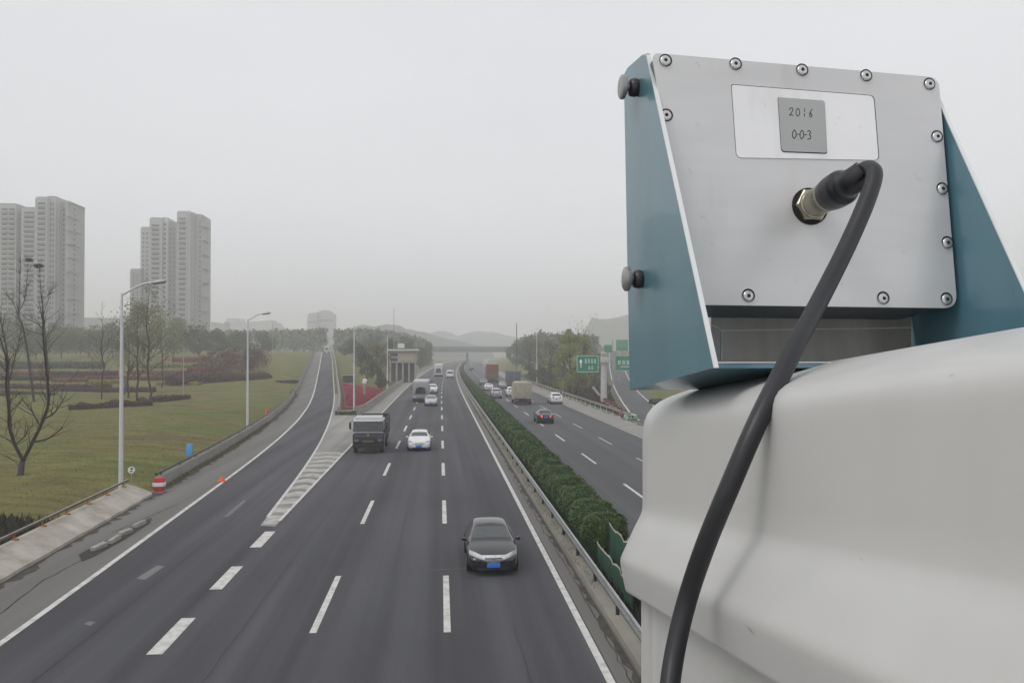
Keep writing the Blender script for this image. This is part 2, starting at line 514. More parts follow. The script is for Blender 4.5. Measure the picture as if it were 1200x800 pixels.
def line(name, y0, y1, xc, wdt, zf, m, label, dz=.006):
    return strip(name, y0, y1, lambda y: xc(y) - wdt / 2, lambda y: xc(y) + wdt / 2, lambda y: zf(y) + dz, lambda y: zf(y) + dz, m, label)
line('edge_line', 0, 1000, XL(4.0), .2, Z0, M_PAINT, 'solid white line along the median side of the oncoming lanes')
line('edge_line', 40, 1000, XL(-7.35), .16, Z0, M_PAINT, 'solid white line on the left of the oncoming lanes', .009)
line('edge_line', 0, 520, lambda y: RL(y) + .1, .2, ZR, M_PAINT, 'solid white line on the outer side of the slip road')
line('edge_line', 41, 520, lambda y: RR(y) + .05, .16, ZR, M_PAINT, 'solid white line on the inner side of the slip road', .009)
line('edge_line', 0, 1000, XL(18.1), .18, Z0, M_PAINTW, 'solid line on the outer side of the far carriageway')
line('edge_line', 0, 1000, XL(7.7), .18, Z0, M_PAINTW, 'solid line beside the hedge on the far carriageway')
line('edge_line', 95, 520, lambda y: R2L(y) + .1, .2, Z2, M_PAINT, 'solid white line on the left of the exit ramp')
line('edge_line', 75, 520, lambda y: R2R(y), .2, Z2, M_PAINT, 'solid white line on the right of the exit ramp')

def dashes(name, label, xc, w_, y0, y1, L, P, m):
    b = MB()
    y = y0
    while y < y1:
        ws = w_ * random.uniform(.94, 1.04)
        for k in range(4):
            ya, yb = y + L * k / 4, y + L * (k + 1) / 4
            b.face([(xc(ya) - ws/2, ya, .006), (xc(ya) + ws/2, ya, .006), (xc(yb) + ws/2, yb, .006), (xc(yb) - ws/2, yb, .006)])
        y += P
    return tag(b.build(name, m), label, kind='structure')
dashes('lane_line', 'white dashes between the right and middle oncoming lanes', XL(.2), .2, 23.75, 900, 6, 15, M_PAINT)
dashes('lane_line', 'white dashes between the middle and left oncoming lanes', XL(-3.5), .2, 24.0, 900, 6, 15, M_PAINT)
dashes('merge_line', 'short thick white dashes where the slip road meets the lanes', XL(-7.3), .43, 16.65, 37, 3.0, 6.0, M_PAINT)
dashes('lane_line', 'white dashes nearest the hedge on the far carriageway', XL(10.75), .18, 28.5, 900, 6, 15, M_PAINT)
dashes('lane_line', 'white dashes in the outer half of the far carriageway', XL(14.3), .18, 25.5, 900, 6, 15, M_PAINTW)

# worn chevron bars in the gore
b = MB()
y = 39.2; k = 0
while y < 66:
    h = 2.1 if k == 0 else 1.35
    n = 8; rows = []
    for q in (0, 1):
        rr = []
        for i in range(n + 1):
            t = i / n
            yy = y + q * h + (0 if k == 0 else .5 * math.sin(math.pi * t) - .25 + .12 * math.sin(7 * t + k))
            yy = max(yy, 39.1)
            rr.append((lerp(RR(yy) + .05, -7.32, t), yy, .005 + .0002 * 0))
        rows.append(rr)
    b.grid(rows)
    y += 2.75 if k == 0 else 2.35
    k += 1
tag(b.build('gore_marking', M_PAINTW), 'worn pale bars painted across the wedge between the roads', kind='structure')
# faint worn arrow and patches on the merging lane
b = MB()
for (p0, p1, p2, p3) in [((262, 600), (268, 600), (288, 583), (286, 581)), ((160, 668), (170, 670), (193, 655), (184, 654)), ((98, 718), (106, 720), (112, 716), (104, 715))]:
    q = [at(px, py, 7750 / (py - 412)) for px, py in (p0, p1, p2, p3)]
    b.face([(v.x, v.y, .005) for v in q])
tag(b.build('road_scuff', M_SHOULD), 'faded scraps of old marking on the merging lane', kind='structure')
# dirt washed along the kerbs
b = MB()
rng = random.Random(5)
def ragged(y0, y1, x0f, wmin, wmax, z, side):
    y = y0; rows = []
    while y < y1:
        rows.append([(x0f(y), y, z + ZR(y) * (1 if x0f(y) < -10 else 0)), (x0f(y) + side * rng.uniform(wmin, wmax), y, z + ZR(y) * (1 if x0f(y) < -10 else 0))])
        y += 0.5 if y < 70 else 1.5
    b.grid(rows)
ragged(12, 150, lambda y: RL(y) - 3.0, .35, .85, .004, 1)
ragged(12, 150, lambda y: 4.75, .04, .3, .004, -1)
ragged(12, 300, lambda y: 21.4 + cx(y), .1, .6, .004, -1)
tag(b.build('roadside_dirt', mat('roadside_dirt', (0.075, 0.065, 0.05), .95, col2=(.03, .027, .022), scale=2.5, bump=.6)), 'dark dirt washed up along the edges of the road', kind='stuff')
# seams and sealed cracks in the asphalt
b = MB(); rng = random.Random(9)
def crack(pts, w_, z=.0045):
    rows = []
    sp_ = []
    for i in range(len(pts) - 1):
        a, c = Vector(pts[i]), Vector(pts[i + 1]); n = max(2, int((c - a).length / .35))
        for k in range(n): sp_.append(a.lerp(c, k / n))
    sp_.append(Vector(pts[-1]))
    for i, p in enumerate(sp_):
        d = (sp_[min(i + 1, len(sp_) - 1)] - sp_[max(i - 1, 0)]).normalized(); n_ = Vector((-d.y, d.x))
        j = n_ * rng.gauss(0, .025); ww = w_ * rng.uniform(.5, 1.3)
        rows.append([(*(p + j - n_ * ww), z), (*(p + j + n_ * ww), z)])
    b.grid(rows)
crack([(-9.55, 14), (-9.5, 30), (-9.7, 52)], .022)
crack([(-5.6, 12), (-5.45, 40)], .012); crack([(2.15, 17), (2.1, 24)], .012); crack([(-1.6, 30), (-1.7, 75)], .014)
crack([(-7.1, 31.6), (-3.6, 31.9)], .012); crack([(-3.4, 52.1), (.1, 52.4)], .014); crack([(.3, 44), (3.9, 44.3)], .012)
crack([(-12.9, 26), (-13.4, 30), (-13.2, 36)], .03); crack([(-14.0, 38), (-13.3, 45)], .03)
crack([(4.45, 16), (4.55, 30), (4.4, 52)], .022); crack([(8.9, 36), (9.0, 70)], .015); crack([(12.4, 40), (12.5, 95)], .018)
tag(b.build('road_crack', mat('sealed_crack', (.022, .022, .022), .7, 0, .3, 3)), 'thin dark cracks and seams in the asphalt', kind='structure')
b = MB()
crack([(-.35, 30.6), (1.0, 30.7)], .03, .005)
tag(b.build('road_joint', M_SHOULD), 'short pale joint across the lane beside the black car', kind='structure')

# ================================================================ foreground: the camera unit on its housing
class Frame:
    def __init__(s, vpx, vpy):
        s.A = ray(vpx, vpy)
        s.R = s.A.cross(Vector((0, 0, 1))).normalized()
        s.U = s.R.cross(s.A).normalized()
    def P(s, ss, r, v): return CAM + s.A * ss + s.R * r + s.U * v
    def on_s(s, px, py, ss):
        d = ray(px, py); return CAM + d * (ss / d.dot(s.A))
    def on_r(s, px, py, r):
        d = ray(px, py); return CAM + d * (r / d.dot(s.R))
    def co(s, p):
        q = p - CAM; return q.dot(s.A), q.dot(s.R), q.dot(s.U)

M_BRUSH = mat('brushed_aluminium_plate', (0.63, 0.63, 0.625), 0.32, 0.28, 0.10, 2.2, stretch=(1, 1, 6), detail=4, grime=.10, gscale=11)
M_BRUSH2 = mat('polished_aluminium_panel', (0.84, 0.84, 0.845), 0.36, 0.12, 0.08, 3.0, detail=4, grime=.09, gscale=16)
M_STICK = mat('grey_sticker', (0.40, 0.405, 0.40), 0.6, 0, 0.08, 5)
M_TEAL = mat('teal_coated_metal', (0.105, 0.222, 0.275), 0.28, 0.0, 0.10, 2.0, stretch=(1, 1, .3), coat=0.35, grime=.10, gscale=9)
M_EDGE = mat('bare_white_edge', (0.74, 0.76, 0.76), 0.4, 0.1, 0.08, 6)
M_SLATE = mat('slate_painted_metal', (0.075, 0.09, 0.105), 0.4, 0.1, 0.15, 5)
M_GREYP = mat('weathered_grey_metal', (0.46, 0.45, 0.41), 0.5, 0.0, col2=(0.30, 0.29, 0.26), scale=5, stretch=(2.5, 2.5, .35))
M_SCREW = mat('screw_steel', (0.62, 0.62, 0.61), 0.28, 0.8, 0.2, 30)
M_BLACKH = mat('black_recess', (0.012, 0.012, 0.013), 0.7, 0, 0.2, 30)
M_BRASS = mat('nickel_connector', (0.50, 0.46, 0.37), 0.25, 0.9, 0.35, 14, stretch=(1, 1, 1))
M_CABLE = mat('cable_sheath', (0.020, 0.021, 0.025), 0.40, 0, 0.25, 10, bump=0.03)
M_BOOT = mat('black_boot', (0.014, 0.014, 0.017), 0.32, 0, 0.2, 10)
M_HOOD = mat('offwhite_moulding', (0.57, 0.566, 0.553), 0.42, 0, 0.05, 2.5, coat=0.1, grime=.055, gscale=3.5)
M_INK = mat('black_ink', (0.02, 0.02, 0.02), 0.6, 0, 0.3, 10)
M_KNOBG = mat('satin_steel_knob', (0.36, 0.36, 0.35), 0.3, 0.7, 0.2, 20)
M_KNOBD = mat('dark_plastic_knob', (0.045, 0.045, 0.045), 0.3, 0.2, 0.2, 20)

F = Frame(440, 540)
SP = 1.15
def on_plate(px, py, off=0.0):
    return F.on_s(px, py, SP) - F.A * off
root = thing('camera_unit', F.P(SP + .06, .5, .08), 'flat sensor box with a screwed aluminium back plate in a teal bracket', 'sensor box')

def rounded(pts, rads, n=6):
    out = []
    k = len(pts)
    for i in range(k):
        p = Vector(pts[i]); a = (Vector(pts[i - 1]) - p); c = (Vector(pts[(i + 1) % k]) - p)
        rr = rads[i]
        if rr <= 0: out.append(p); continue
        p0 = p + a.normalized() * rr; p1 = p + c.normalized() * rr
        for j in range(n + 1):
            t = j / n
            out.append(p0 * (1 - t) ** 2 + p * 2 * t * (1 - t) + p1 * t * t)
    return out
# box body behind the plate
corn = [(764, 62), (1100, 91), (1122, 361), (815, 357)]
pl = [on_plate(*c) for c in corn]
b = MB()
outl = rounded(pl, [.012, .018, .022, .012])
cen = sum(pl, Vector()) / 4
ins = [cen + (p - cen) * .992 for p in outl]
b.prism([p + F.A * .004 for p in ins], F.A * .112)
b.build('case', M_SLATE, root, smooth=30)
b = MB(); b.prism(outl, F.A * .0035)
plate = b.build('back_plate', M_BRUSH, root, smooth=30)
# raised panel and sticker
b = MB(); pp = [on_plate(*c) for c in [(857, 100), (1023, 113), (1029, 188), (863, 185)]]
b.prism([p - F.A * .0016 for p in rounded(pp, [.004, .008, .008, .008])], F.A * .0015)
panel = b.build('raised_panel', M_BRUSH2, plate, smooth=30)
b = MB()
edge = rounded(pp, [.004, .008, .008, .008])
c0 = sum(edge, Vector()) / len(edge)
b.face([c0 + (p - c0) * 1.011 + F.R * .0008 + F.U * .0009 - F.A * .0004 for p in edge])
b.build('panel_seam', M_BLACKH, plate)
b = MB(); pp = [on_plate(*c) for c in [(911, 115), (965, 119), (968, 180), (915, 178)]]
b.prism([p - F.A * .0030 for p in rounded(pp, [.002, .004, .004, .006])], F.A * .0013)
stick = b.build('number_sticker', M_STICK, plate)
b = MB(); c0 = sum(pp, Vector()) / 4
b.face([c0 + (p - c0) * 1.02 - F.A * .0018 + F.R * .0002 - F.U * .0005 for p in rounded(pp, [.002, .004, .004, .006])])
b.build('sticker_edge', M_BLACKH, plate)
# handwriting, as thin ink strokes
def strokes(bm, segs, x0, y0, sx, sy, w_, off):
    for s in segs:
        pts = [on_plate(x0 + a * sx + .06 * (y0) * 0, y0 + c * sy, off) for a, c in s]
        for i in range(len(pts) - 1):
            d = (pts[i + 1] - pts[i])
            n_ = d.cross(F.A).normalized() * w_
            e = d.normalized() * w_ * .6
            bm.face([pts[i] - n_ - e, pts[i + 1] - n_ + e, pts[i + 1] + n_ + e, pts[i] + n_ - e])
G2 = [[(.05, .25), (.3, 0), (.75, .05), (.8, .3), (.1, .95), (.45, .85), (.9, .95)]]
GJ = [[(.6, .02), (.62, .8), (.35, 1), (.1, .8)]]
G0 = [[(.5, 0), (.12, .3), (.1, .75), (.45, 1), (.85, .75), (.85, .25), (.5, 0)]]
G1 = [[(.5, 0), (.5, .4)], [(.5, .6), (.5, .95)]]
G6 = [[(.75, 0), (.3, .4), (.2, .8), (.5, 1), (.75, .75), (.45, .5), (.25, .7)]]
G3 = [[(.1, .1), (.5, 0), (.8, .2), (.45, .45), (.85, .65), (.6, .95), (.1, .95)]]
GD = [[(.2, .5), (.75, .5)]]
b = MB()
for k, G in enumerate((G2, G0, G1, G6)):
    strokes(b, G, 923.5 + k * 7.6, 127.5 + k * .5, 5.6, 9.5, .00055, .0033)
for k, G in enumerate((G0, GD, G0, GD, G3)):
    strokes(b, G, 927.0 + k * 4.4, 153.0 + k * .25, 5.4, 10.5, .0006, .0033)
b.build('handwriting', M_INK, stick)
# screws
b_ok = [(780, 71), (862, 75), (940, 82), (1015, 88.5), (1089, 98.5), (1098, 160), (1104, 221), (1110, 284), (1109, 350), (1035, 349), (877, 346), (781, 135)]
first = None
for i, (px, py) in enumerate(b_ok):
    c = on_plate(px, py)
    if first is None:
        b = MB()
        b.disc(c - F.A * .0006, -F.A, .0098, .0004, 22, 0)  # flat black disc paints the shadowed gap beside the offset screw head
        hc = c - F.R * .0012 - F.U * .0014
        b.tube([hc + F.A * .001, hc - F.A * .0030, hc - F.A * .0042, hc - F.A * .0046], [.0079, .0079, .0068, .0050], 22, True, 1)
        b.disc(hc - F.A * .0046, -F.A, .0030, .0003, 6, 0)
        o = MBo = b.build('screw', [M_BLACKH, M_SCREW], None, origin=c, smooth=40)
        o.parent = plate
        first = (o, c)
        o.location = c - world_loc(plate)
    else:
        o = first[0].copy(); COL.objects.link(o); o.parent = plate
        o.location = c - world_loc(plate)
# bracket: two cheeks, base, far closing plate
sL, rL, vL = F.co(on_plate(765, 62))
chk = [(757, 65), (836, 431), (738, 457), (731, 88), (735, 80), (752, 65)]
ck = [F.co(F.on_r(px, py, rL)) for px, py in chk]
sR, rR, vR = F.co(on_plate(1104, 93))
ck0 = list(ck)
dv_ = vL - vR + .004
ckR = [(a, q, c - dv_ * (1 if i in (0, 3, 4, 5) else 0)) for i, (a, q, c) in enumerate(ck)]
def cheek(r, th, name):
    b = MB()
    pts = [F.P(a, r, c) for a, _, c in ck]
    b.prism(pts, F.R * th)
    return b
EDGE_W = .0062
b = cheek(rL - .0, EDGE_W, 'cheek')
# bare edge strip
lc = b.build('bracket_cheek', M_TEAL, root)
def edge_strip(r, th):
    b = MB()
    a, c = ck[0], ck[1]
    dv = Vector((c[0] - a[0], 0, c[2] - a[2]))
    p0, p1 = F.P(a[0], r, a[2]), F.P(c[0], r, c[2])
    up, upq = F.P(ck[5][0], r, ck[5][2]), None
    b.prism([p0 - F.A * .0024, p1 - F.A * .0024, p1 - F.A * .0003, p0 - F.A * .0003], F.R * th)
    b.prism([p0 + F.U * .0003, up + F.U * .0003, up + F.U * .0018, p0 + F.U * .0018 - F.A * .0024], F.R * th)
    return b
edge_strip(rL, EDGE_W).build('bare_edge', M_EDGE, lc)
ck = ckR
rc = cheek(rR, EDGE_W, 'cheek').build('bracket_cheek', M_TEAL, root)
edge_strip(rR, EDGE_W).build('bare_edge', M_EDGE, rc)
ck = ck0
# base plate between the cheeks
(sN, _, vN), (sF, _, vF) = ck[1], ck[2]
b = MB()
b.prism([F.P(sN + .002, rL + EDGE_W + .0005, vN), F.P(sF - .002, rL + EDGE_W + .0005, vF), F.P(sF - .002, rR - .0005, vF), F.P(sN + .002, rR - .0005, vN)], F.U * .006)
b.build('bracket_base', M_TEAL, root)
b = MB()
b.prism([F.P(sN + .001, rL + EDGE_W, vN + .0062), F.P(sN + .001, rR, vN + .0062), F.P(sN + .006, rR, vN + .0068), F.P(sN + .006, rL + EDGE_W, vN + .0068)], F.U * .0012)
b.build('bare_edge', M_EDGE, root)
# grey closing plate under the case
s2 = SP + .125
b = MB()
q = [F.on_s(px, py, s2) for px, py in [(834, 366), (1068, 366), (1068, 442), (834, 442)]]
b.prism(q, F.A * .004)
gp = b.build('closing_plate', M_GREYP, root)
b = MB()
for (a, c) in [((846, 387), (845, 431)), ((834, 381), (846, 387)), ((846, 387), (1067, 384))]:
    b.tube([F.on_s(a[0], a[1], s2 - .001), F.on_s(c[0], c[1], s2 - .001)], .0011, 6)
b.build('seam_bead', M_EDGE, gp)
# two clamp knobs on the left cheek
for (px, py) in [(747, 103), (752, 327)]:
    c = F.on_r(px, py, rL)
    n = -F.R
    b = MB()
    b.tube([c, c + n * .004, c + n * .006, c + n * .012, c + n * .014, c + n * .0145], [.013, .0145, .0145, .0135, .011, .005], 20, True)
    k = b.build('clamp_knob', M_KNOBD, root, smooth=45)
    b = MB()
    b.disc(c + n * .0125, n, .006, .009, 14)
    b.tube([c + n * .020, c + n * .0215, c + n * .026, c + n * .0275], [.0165, .0190, .0190, .0172], 26, True)
    b.build('knob_head', M_KNOBG, k, smooth=45)
# connector
c = on_plate(949, 242)
n = -F.A
b = MB()
b.disc(c, n, .0285, .002, 26)
cn = b.build('connector_gasket', M_BLACKH, root)
b = MB()
b.tube([c + n * .002, c + n * .010, c + n * .012], [.0262, .0262, .0240], 6, True)
b.build('connector_nut', M_BRASS, root, smooth=25)
b = MB()
b.tube([c + n * .012, c + n * .016, c + n * .0165, c + n * .048, c + n * .050, c + n * .058], [.0222, .0222, .0208, .0212, .0222, .0222], 26, True)
b.build('connector_barrel', M_BRASS, root, smooth=40)

# cable
cp = [(949 + 571 * .0, 0)]
tip = c + n * .058
KP = [(1013, 199, 1.018), (1022, 199, 1.002), (1024, 209, .993), (1014, 240, .985), (990, 294, .972), (958, 357, .945), (924, 422, .90), (888, 494, .872), (855, 570, .878), (827, 638, .905), (806, 700, .935), (792, 758, .935), (784, 815, .92), (781, 900, .90)]
def smooth_path(pts, n=8):
    out = []
    for i in range(len(pts) - 1):
        p0, p1, p2, p3 = pts[max(i - 1, 0)], pts[i], pts[i + 1], pts[min(i + 2, len(pts) - 1)]
        for k in range(n):
            t = k / n
            out.append(.5 * ((2 * p1) + (p2 - p0) * t + (2 * p0 - 5 * p1 + 4 * p2 - p3) * t * t + (3 * p1 - p0 - 3 * p2 + p3) * t ** 3))
    out.append(pts[-1]); return out
kp = [F.on_s(px, py, s) for px, py, s in KP]
cable = thing('cable', tip, 'thick black cable plugged into the aluminium back plate and hanging past the white housing', 'cable')
b = MB(); sp = smooth_path([tip + n * .054] + kp)
b.tube(sp, .0110, 20)
b.build('sheath', M_CABLE, cable, smooth=60)
b = MB()
bp_ = smooth_path([tip, tip + n * .020, tip + n * .040, tip + n * .058, kp[0]], 6)
rr = []
for i in range(len(bp_)):
    t = i / (len(bp_) - 1)
    rr.append(lerp(.0235, .0252, sstep(0, .2, t)) if t < .4 else lerp(.0252, .0185, sstep(.4, .62, t)) - .0035 * sstep(.75, 1, t))
b.tube(bp_, rr, 24)
b.build('plug_boot', M_BOOT, cable, smooth=60)

# moulded housing below
H = Frame(500, 550)
SH = 1.45
pro = [(960, 431), (925, 434), (890, 438.5), (862, 443), (840, 447.5), (822, 452.5), (806, 457.3), (793, 461.5), (783, 465.5), (773, 470.5), (764.5, 477), (758.5, 485), (755, 494), (753.4, 504), (753, 515), (753, 545), (753, 588), (752.7, 596), (751, 602.5), (746.9, 611), (744.5, 615), (739, 627), (733.5, 639), (731.5, 643.5), (729.4, 648), (727.6, 652.5), (726.9, 657), (727.2, 661), (728, 666), (730, 677), (732.6, 689), (733, 691), (735, 693.5)]
pr = []
for px, py in pro:
    _, r, v = H.co(H.on_s(px, py, SH)); pr.append((r, v))
rc_ = pr[0][0]
vf = pr[17][1]
cr_ = (pr[16][0], pr[10][1] + .004)
def hood_row(s, inset=0.0, cap=0.0):
    t = (SH - s)
    full = []
    for i_, (r, v) in enumerate(pr):
        if 6 <= i_ <= 16:
            k_ = .5 * min(1, t / .8) * math.sin(math.pi * (i_ - 5) / 12)
            r = lerp(r, cr_[0], k_); v = lerp(v, cr_[1], k_)
        drop = .042 * t * sstep(vf, pr[10][1], v)
        vv = v - drop
        if inset:
            r2 = r + inset * (rc_ - r) / max(.05, rc_ - pr[15][0]); vv = vv - inset * .6 * sstep(vf, pr[0][1], v)
            full.append((r2, vv))
        else: full.append((r, vv))
    mir = [(2 * rc_ - r, v) for r, v in reversed(full)][:-1]
    return [H.P(s, r, v) for r, v in full + mir]
housing = thing('camera_housing', H.P(.7, rc_, -.5), 'large off white moulded housing with a flared brim under the sensor box', 'housing')
b = MB()
rows = [hood_row(SH + .028, .03), hood_row(SH + .022, .012), hood_row(SH + .012, .003), hood_row(SH)]
ss = SH
while ss > .2:
    ss -= .06; rows.append(hood_row(ss))
b.grid(rows, True)
b.face(rows[0]); b.face(list(reversed(rows[-1])))
b.build('hood', M_HOOD, housing, smooth=45)
# scuffs on the moulding
from mathutils.bvhtree import BVHTree
ho = [c for c in housing.children if c.name.startswith('hood')][0]
bv = BVHTree.FromPolygons([v.co + housing.location for v in ho.data.vertices], [tuple(p.vertices) for p in ho.data.polygons])
b = MB(); rng = random.Random(2)
for (px, py, L_, ang) in [(880, 738, 11, .25), (1115, 440, 4, -.5), (1010, 655, 3, .2)]:
    loc, nn, _, _ = bv.ray_cast(CAM, ray(px, py))
    if loc is None: continue
    if nn.dot(CAM - loc) < 0: nn = -nn
    e = F.A.cross(nn).normalized(); u = (F.A * math.cos(ang) + e * math.sin(ang)); u = (u - nn * u.dot(nn)).normalized(); v = nn.cross(u)
    s_ = L_ * (loc - CAM).length / 1000
    pts = []
    for k in range(9):
        a = 2 * math.pi * k / 9
        pts.append(loc + nn * .0006 + u * s_ * math.cos(a) * rng.uniform(.7, 1.1) + v * s_ * .14 * math.sin(a) * rng.uniform(.5, 1.2))
    b = MB(); b.face(pts)
    b.build('scuff_mark', mat('grey_scuff', (.42, .415, .40), .7, 0, .2, 60), ho)
# body under the brim
r_b = pr[-1][0] + .022; v_b = pr[-1][1] + .004
b = MB()
w2 = rc_ - r_b
pts = [H.P(.2, r_b + .006, v_b), H.P(SH - .012, r_b + .006, v_b), H.P(SH - .012, rc_ + w2, v_b), H.P(.2, rc_ + w2, v_b)]
b.prism(pts, Vector((0, 0, -1.1)))
b.build('body', M_HOOD, housing)
b = MB()
pts = [H.P(SH - .055, r_b, v_b - .001), H.P(SH - .008, r_b, v_b - .001), H.P(SH - .008, r_b + .03, v_b - .001), H.P(SH - .055, r_b + .03, v_b - .001)]
b.prism(pts, Vector((0, 0, -1.1)))
b.build('end_flange', M_HOOD, housing)
# deck of the overbridge the viewer stands on
b = MB(); b.box((3, -1.2, 5.85), (60, 4.6, .5), bevel=.03)
tag(b.build('bridge_deck', M_CONC, origin=None), 'concrete deck of the overbridge under the housing', kind='structure')

# ================================================================ vehicles
def paint(name, col, rough=.28, metal=.25):
    return mat(name, col, rough, metal, .06, 1.5, coat=.6)
P_BLACK = mat('black_car_paint', (.011, .0115, .012), .2, 0, .06, 1.5, coat=.5, spec=.5)
P_WHITE = paint('white_car_paint', (.72, .72, .71), .3, 0)
P_SILV = paint('silver_car_paint', (.42, .43, .44), .3, .5)
P_GREY = paint('grey_car_paint', (.20, .205, .21), .3, .4)
P_NAVY = mat('navy_truck_paint', (.008, .012, .024), .35, .1, .15, 3, coat=.4)
P_DARKU = mat('underbody_black', (.01, .01, .01), .8, 0, .2, 4)

ST_SEDAN = [  # y, half width, bottom, belt, top, half width at top
    (-2.36, .60, .30, .52, .56, .50), (-2.30, .76, .22, .58, .66, .62), (-2.05, .86, .19, .68, .77, .70), (-1.72, .895, .18, .78, .87, .74),
    (-1.28, .90, .18, .86, .945, .74), (-1.14, .90, .18, .88, .975, .74), (-.16, .90, .18, .91, 1.40, .57), (.25, .90, .18, .92, 1.455, .56), (.75, .90, .18, .93, 1.45, .56), (1.15, .90, .18, .94, 1.38, .57),
    (1.72, .89, .20, .96, 1.06, .66), (2.10, .86, .24, .94, 1.02, .66), (2.32, .78, .30, .86, .97, .60), (2.38, .66, .38, .78, .84, .5)]
WS_SEDAN = dict(front=(5, 6), rear=(9, 10), side=(6, 9))
ST_SUV = [(-2.25, .62, .34, .62, .68, .54), (-2.18, .78, .26, .74, .84, .66), (-1.9, .88, .24, .86, .98, .74), (-1.3, .91, .24, .96, 1.06, .78),
    (-1.0, .92, .24, 1.0, 1.09, .76), (-.85, .92, .24, 1.01, 1.12, .74), (-.25, .92, .24, 1.04, 1.62, .62), (.3, .92, .24, 1.05, 1.70, .61), (1.1, .92, .24, 1.06, 1.69, .61), (1.75, .91, .26, 1.08, 1.60, .62),
    (2.15, .88, .30, 1.06, 1.14, .70), (2.24, .84, .34, .98, 1.05, .68), (2.30, .74, .42, .8, .86, .6)]
def car(kind, col, loc, rz, label, cat, group=None, detail=True, tail=None):
    st = ST_SEDAN if kind == 'sedan' else ST_SUV
    ws = WS_SEDAN
    root = thing(('saloon_car' if kind == 'sedan' else 'estate_car'), loc, label, cat, group, rz)
    ring = []
    for (y, hw, zb, ze, zt, wt) in st:
        half = [(0, zb), (hw * .80, zb), (hw * .97, zb + .08), (hw, lerp(zb, ze, .55)), (hw * .985, ze), (lerp(hw * .985, wt, .12), lerp(ze, zt, .14)), (lerp(hw * .985, wt, .90), lerp(ze, zt, .88)), (wt * .86, zt), (0, zt + .022)]
        ring.append([(x, y, z) for x, z in half] + [(-x, y, z) for x, z in reversed(half[1:-1])])
    bm = bmesh.new()
    vs = [[bm.verts.new(p) for p in r_] for r_ in ring]
    n = len(ring[0])
    gl = []
    for i in range(len(ring) - 1):
        for j in range(n):
            k = (j + 1) % n
            f = bm.faces.new((vs[i][j], vs[i][k], vs[i + 1][k], vs[i + 1][j]))
            side = j in (5, 10)
            top = j in (6, 7, 8, 9)
            if side and ws['side'][0] <= i < ws['side'][1]: gl.append(('s%d' % j, f))
            if top and i == ws['front'][0]: gl.append(('f', f))
            if top and i == ws['rear'][0]: gl.append(('r', f))
    bm.faces.new(list(reversed(vs[0]))); bm.faces.new(vs[-1])
    for key in ('s5', 's10', 'f', 'r'):
        fs = [f for k_, f in gl if k_ == key]
        bmesh.ops.inset_region(bm, faces=fs, thickness=.045, depth=-.004, use_even_offset=True, use_boundary=True)
        for f in fs: f.material_index = {'s5': 1, 's10': 1, 'f': 2, 'r': 3}[key]
    bmesh.ops.recalc_face_normals(bm, faces=bm.faces[:])
    me = bpy.data.meshes.new('tmp'); bm.to_mesh(me); bm.free()
    for mm in (col, M_GLASS, M_WSCR, M_GLASS): me.materials.append(mm)
    tmp = bpy.data.objects.new('tmp', me); COL.objects.link(tmp)
    ms = tmp.modifiers.new('s', 'SUBSURF'); ms.levels = 2; ms.render_levels = 2
    dg = bpy.context.evaluated_depsgraph_get()
    em = bpy.data.meshes.new_from_object(tmp.evaluated_get(dg))
    bpy.data.objects.remove(tmp); bpy.data.meshes.remove(me)
    nm = {0: 'body', 1: 'side_window', 2: 'windscreen', 3: 'rear_window'}
    for mi in range(4):
        b2 = bmesh.new(); b2.from_mesh(em)
        bmesh.ops.delete(b2, geom=[f for f in b2.faces if f.material_index != mi], context='FACES')
        for f in b2.faces: f.material_index = 0; f.smooth = True
        groups = [None]
        if mi == 1: groups = [1, -1]
        for sgn in groups:
            b3 = b2.copy()
            if sgn: bmesh.ops.delete(b3, geom=[f for f in b3.faces if f.calc_center_median().x * sgn < 0], context='FACES')
            m2 = bpy.data.meshes.new(nm[mi]); b3.to_mesh(m2); b3.free()
            m2.materials.append(col if mi == 0 else (M_WSCR if mi == 2 else M_GLASS))
            ob = bpy.data.objects.new(nm[mi], m2); COL.objects.link(ob); ob.parent = root
            if mi == 0: body = ob
        b2.free()
    bpy.data.meshes.remove(em)
    suv = kind != 'sedan'
    fy, ry = st[0][0], st[-1][0]
    dz = .12 if suv else 0.0
    def part(b, nm_, m, sm=40, par=None): return b.build(nm_, m, par or root, smooth=sm, local=True)
    # lamps: a patch wrapped on the corner of the body
    for sx in (-1, 1):
        b = MB()
        rows = []
        for i in range(7):
            t = i / 6
            x = lerp(.33, .83, t); y = -2.330 + .34 * t ** 2.4 + (fy + 2.36)
            hh = lerp(.06, .135, min(1, t * 1.6))
            zc = .645 + .075 * t + dz * 1.3
            rows.append([(sx * x, y - .012 + .05 * max(0, q) , zc + hh * q) for q in (-1, -.5, 0, .5, 1)])
        b.grid(rows)
        part(b, 'headlight', M_HEADL)
        b = MB()
        rows = []
        for i in range(6):
            t = i / 5
            x = lerp(.38, .775, t); y = ry + .014 - .18 * t ** 2.2
            rows.append([(sx * x, y - .02 * max(0, q), .80 + dz * 1.5 + .125 * q) for q in (-1, 0, 1)])
        b.grid(rows)
        part(b, 'tail_light', tail or M_TAIL)
        b = MB()
        b.box((sx * .98, -.88, 1.0 + dz), (.18, .10, .13), bevel=.035)
        b.tube([(sx * .82, -.86, .94 + dz), (sx * .94, -.88, .96 + dz)], .022, 8)
        part(b, 'mirror', col)
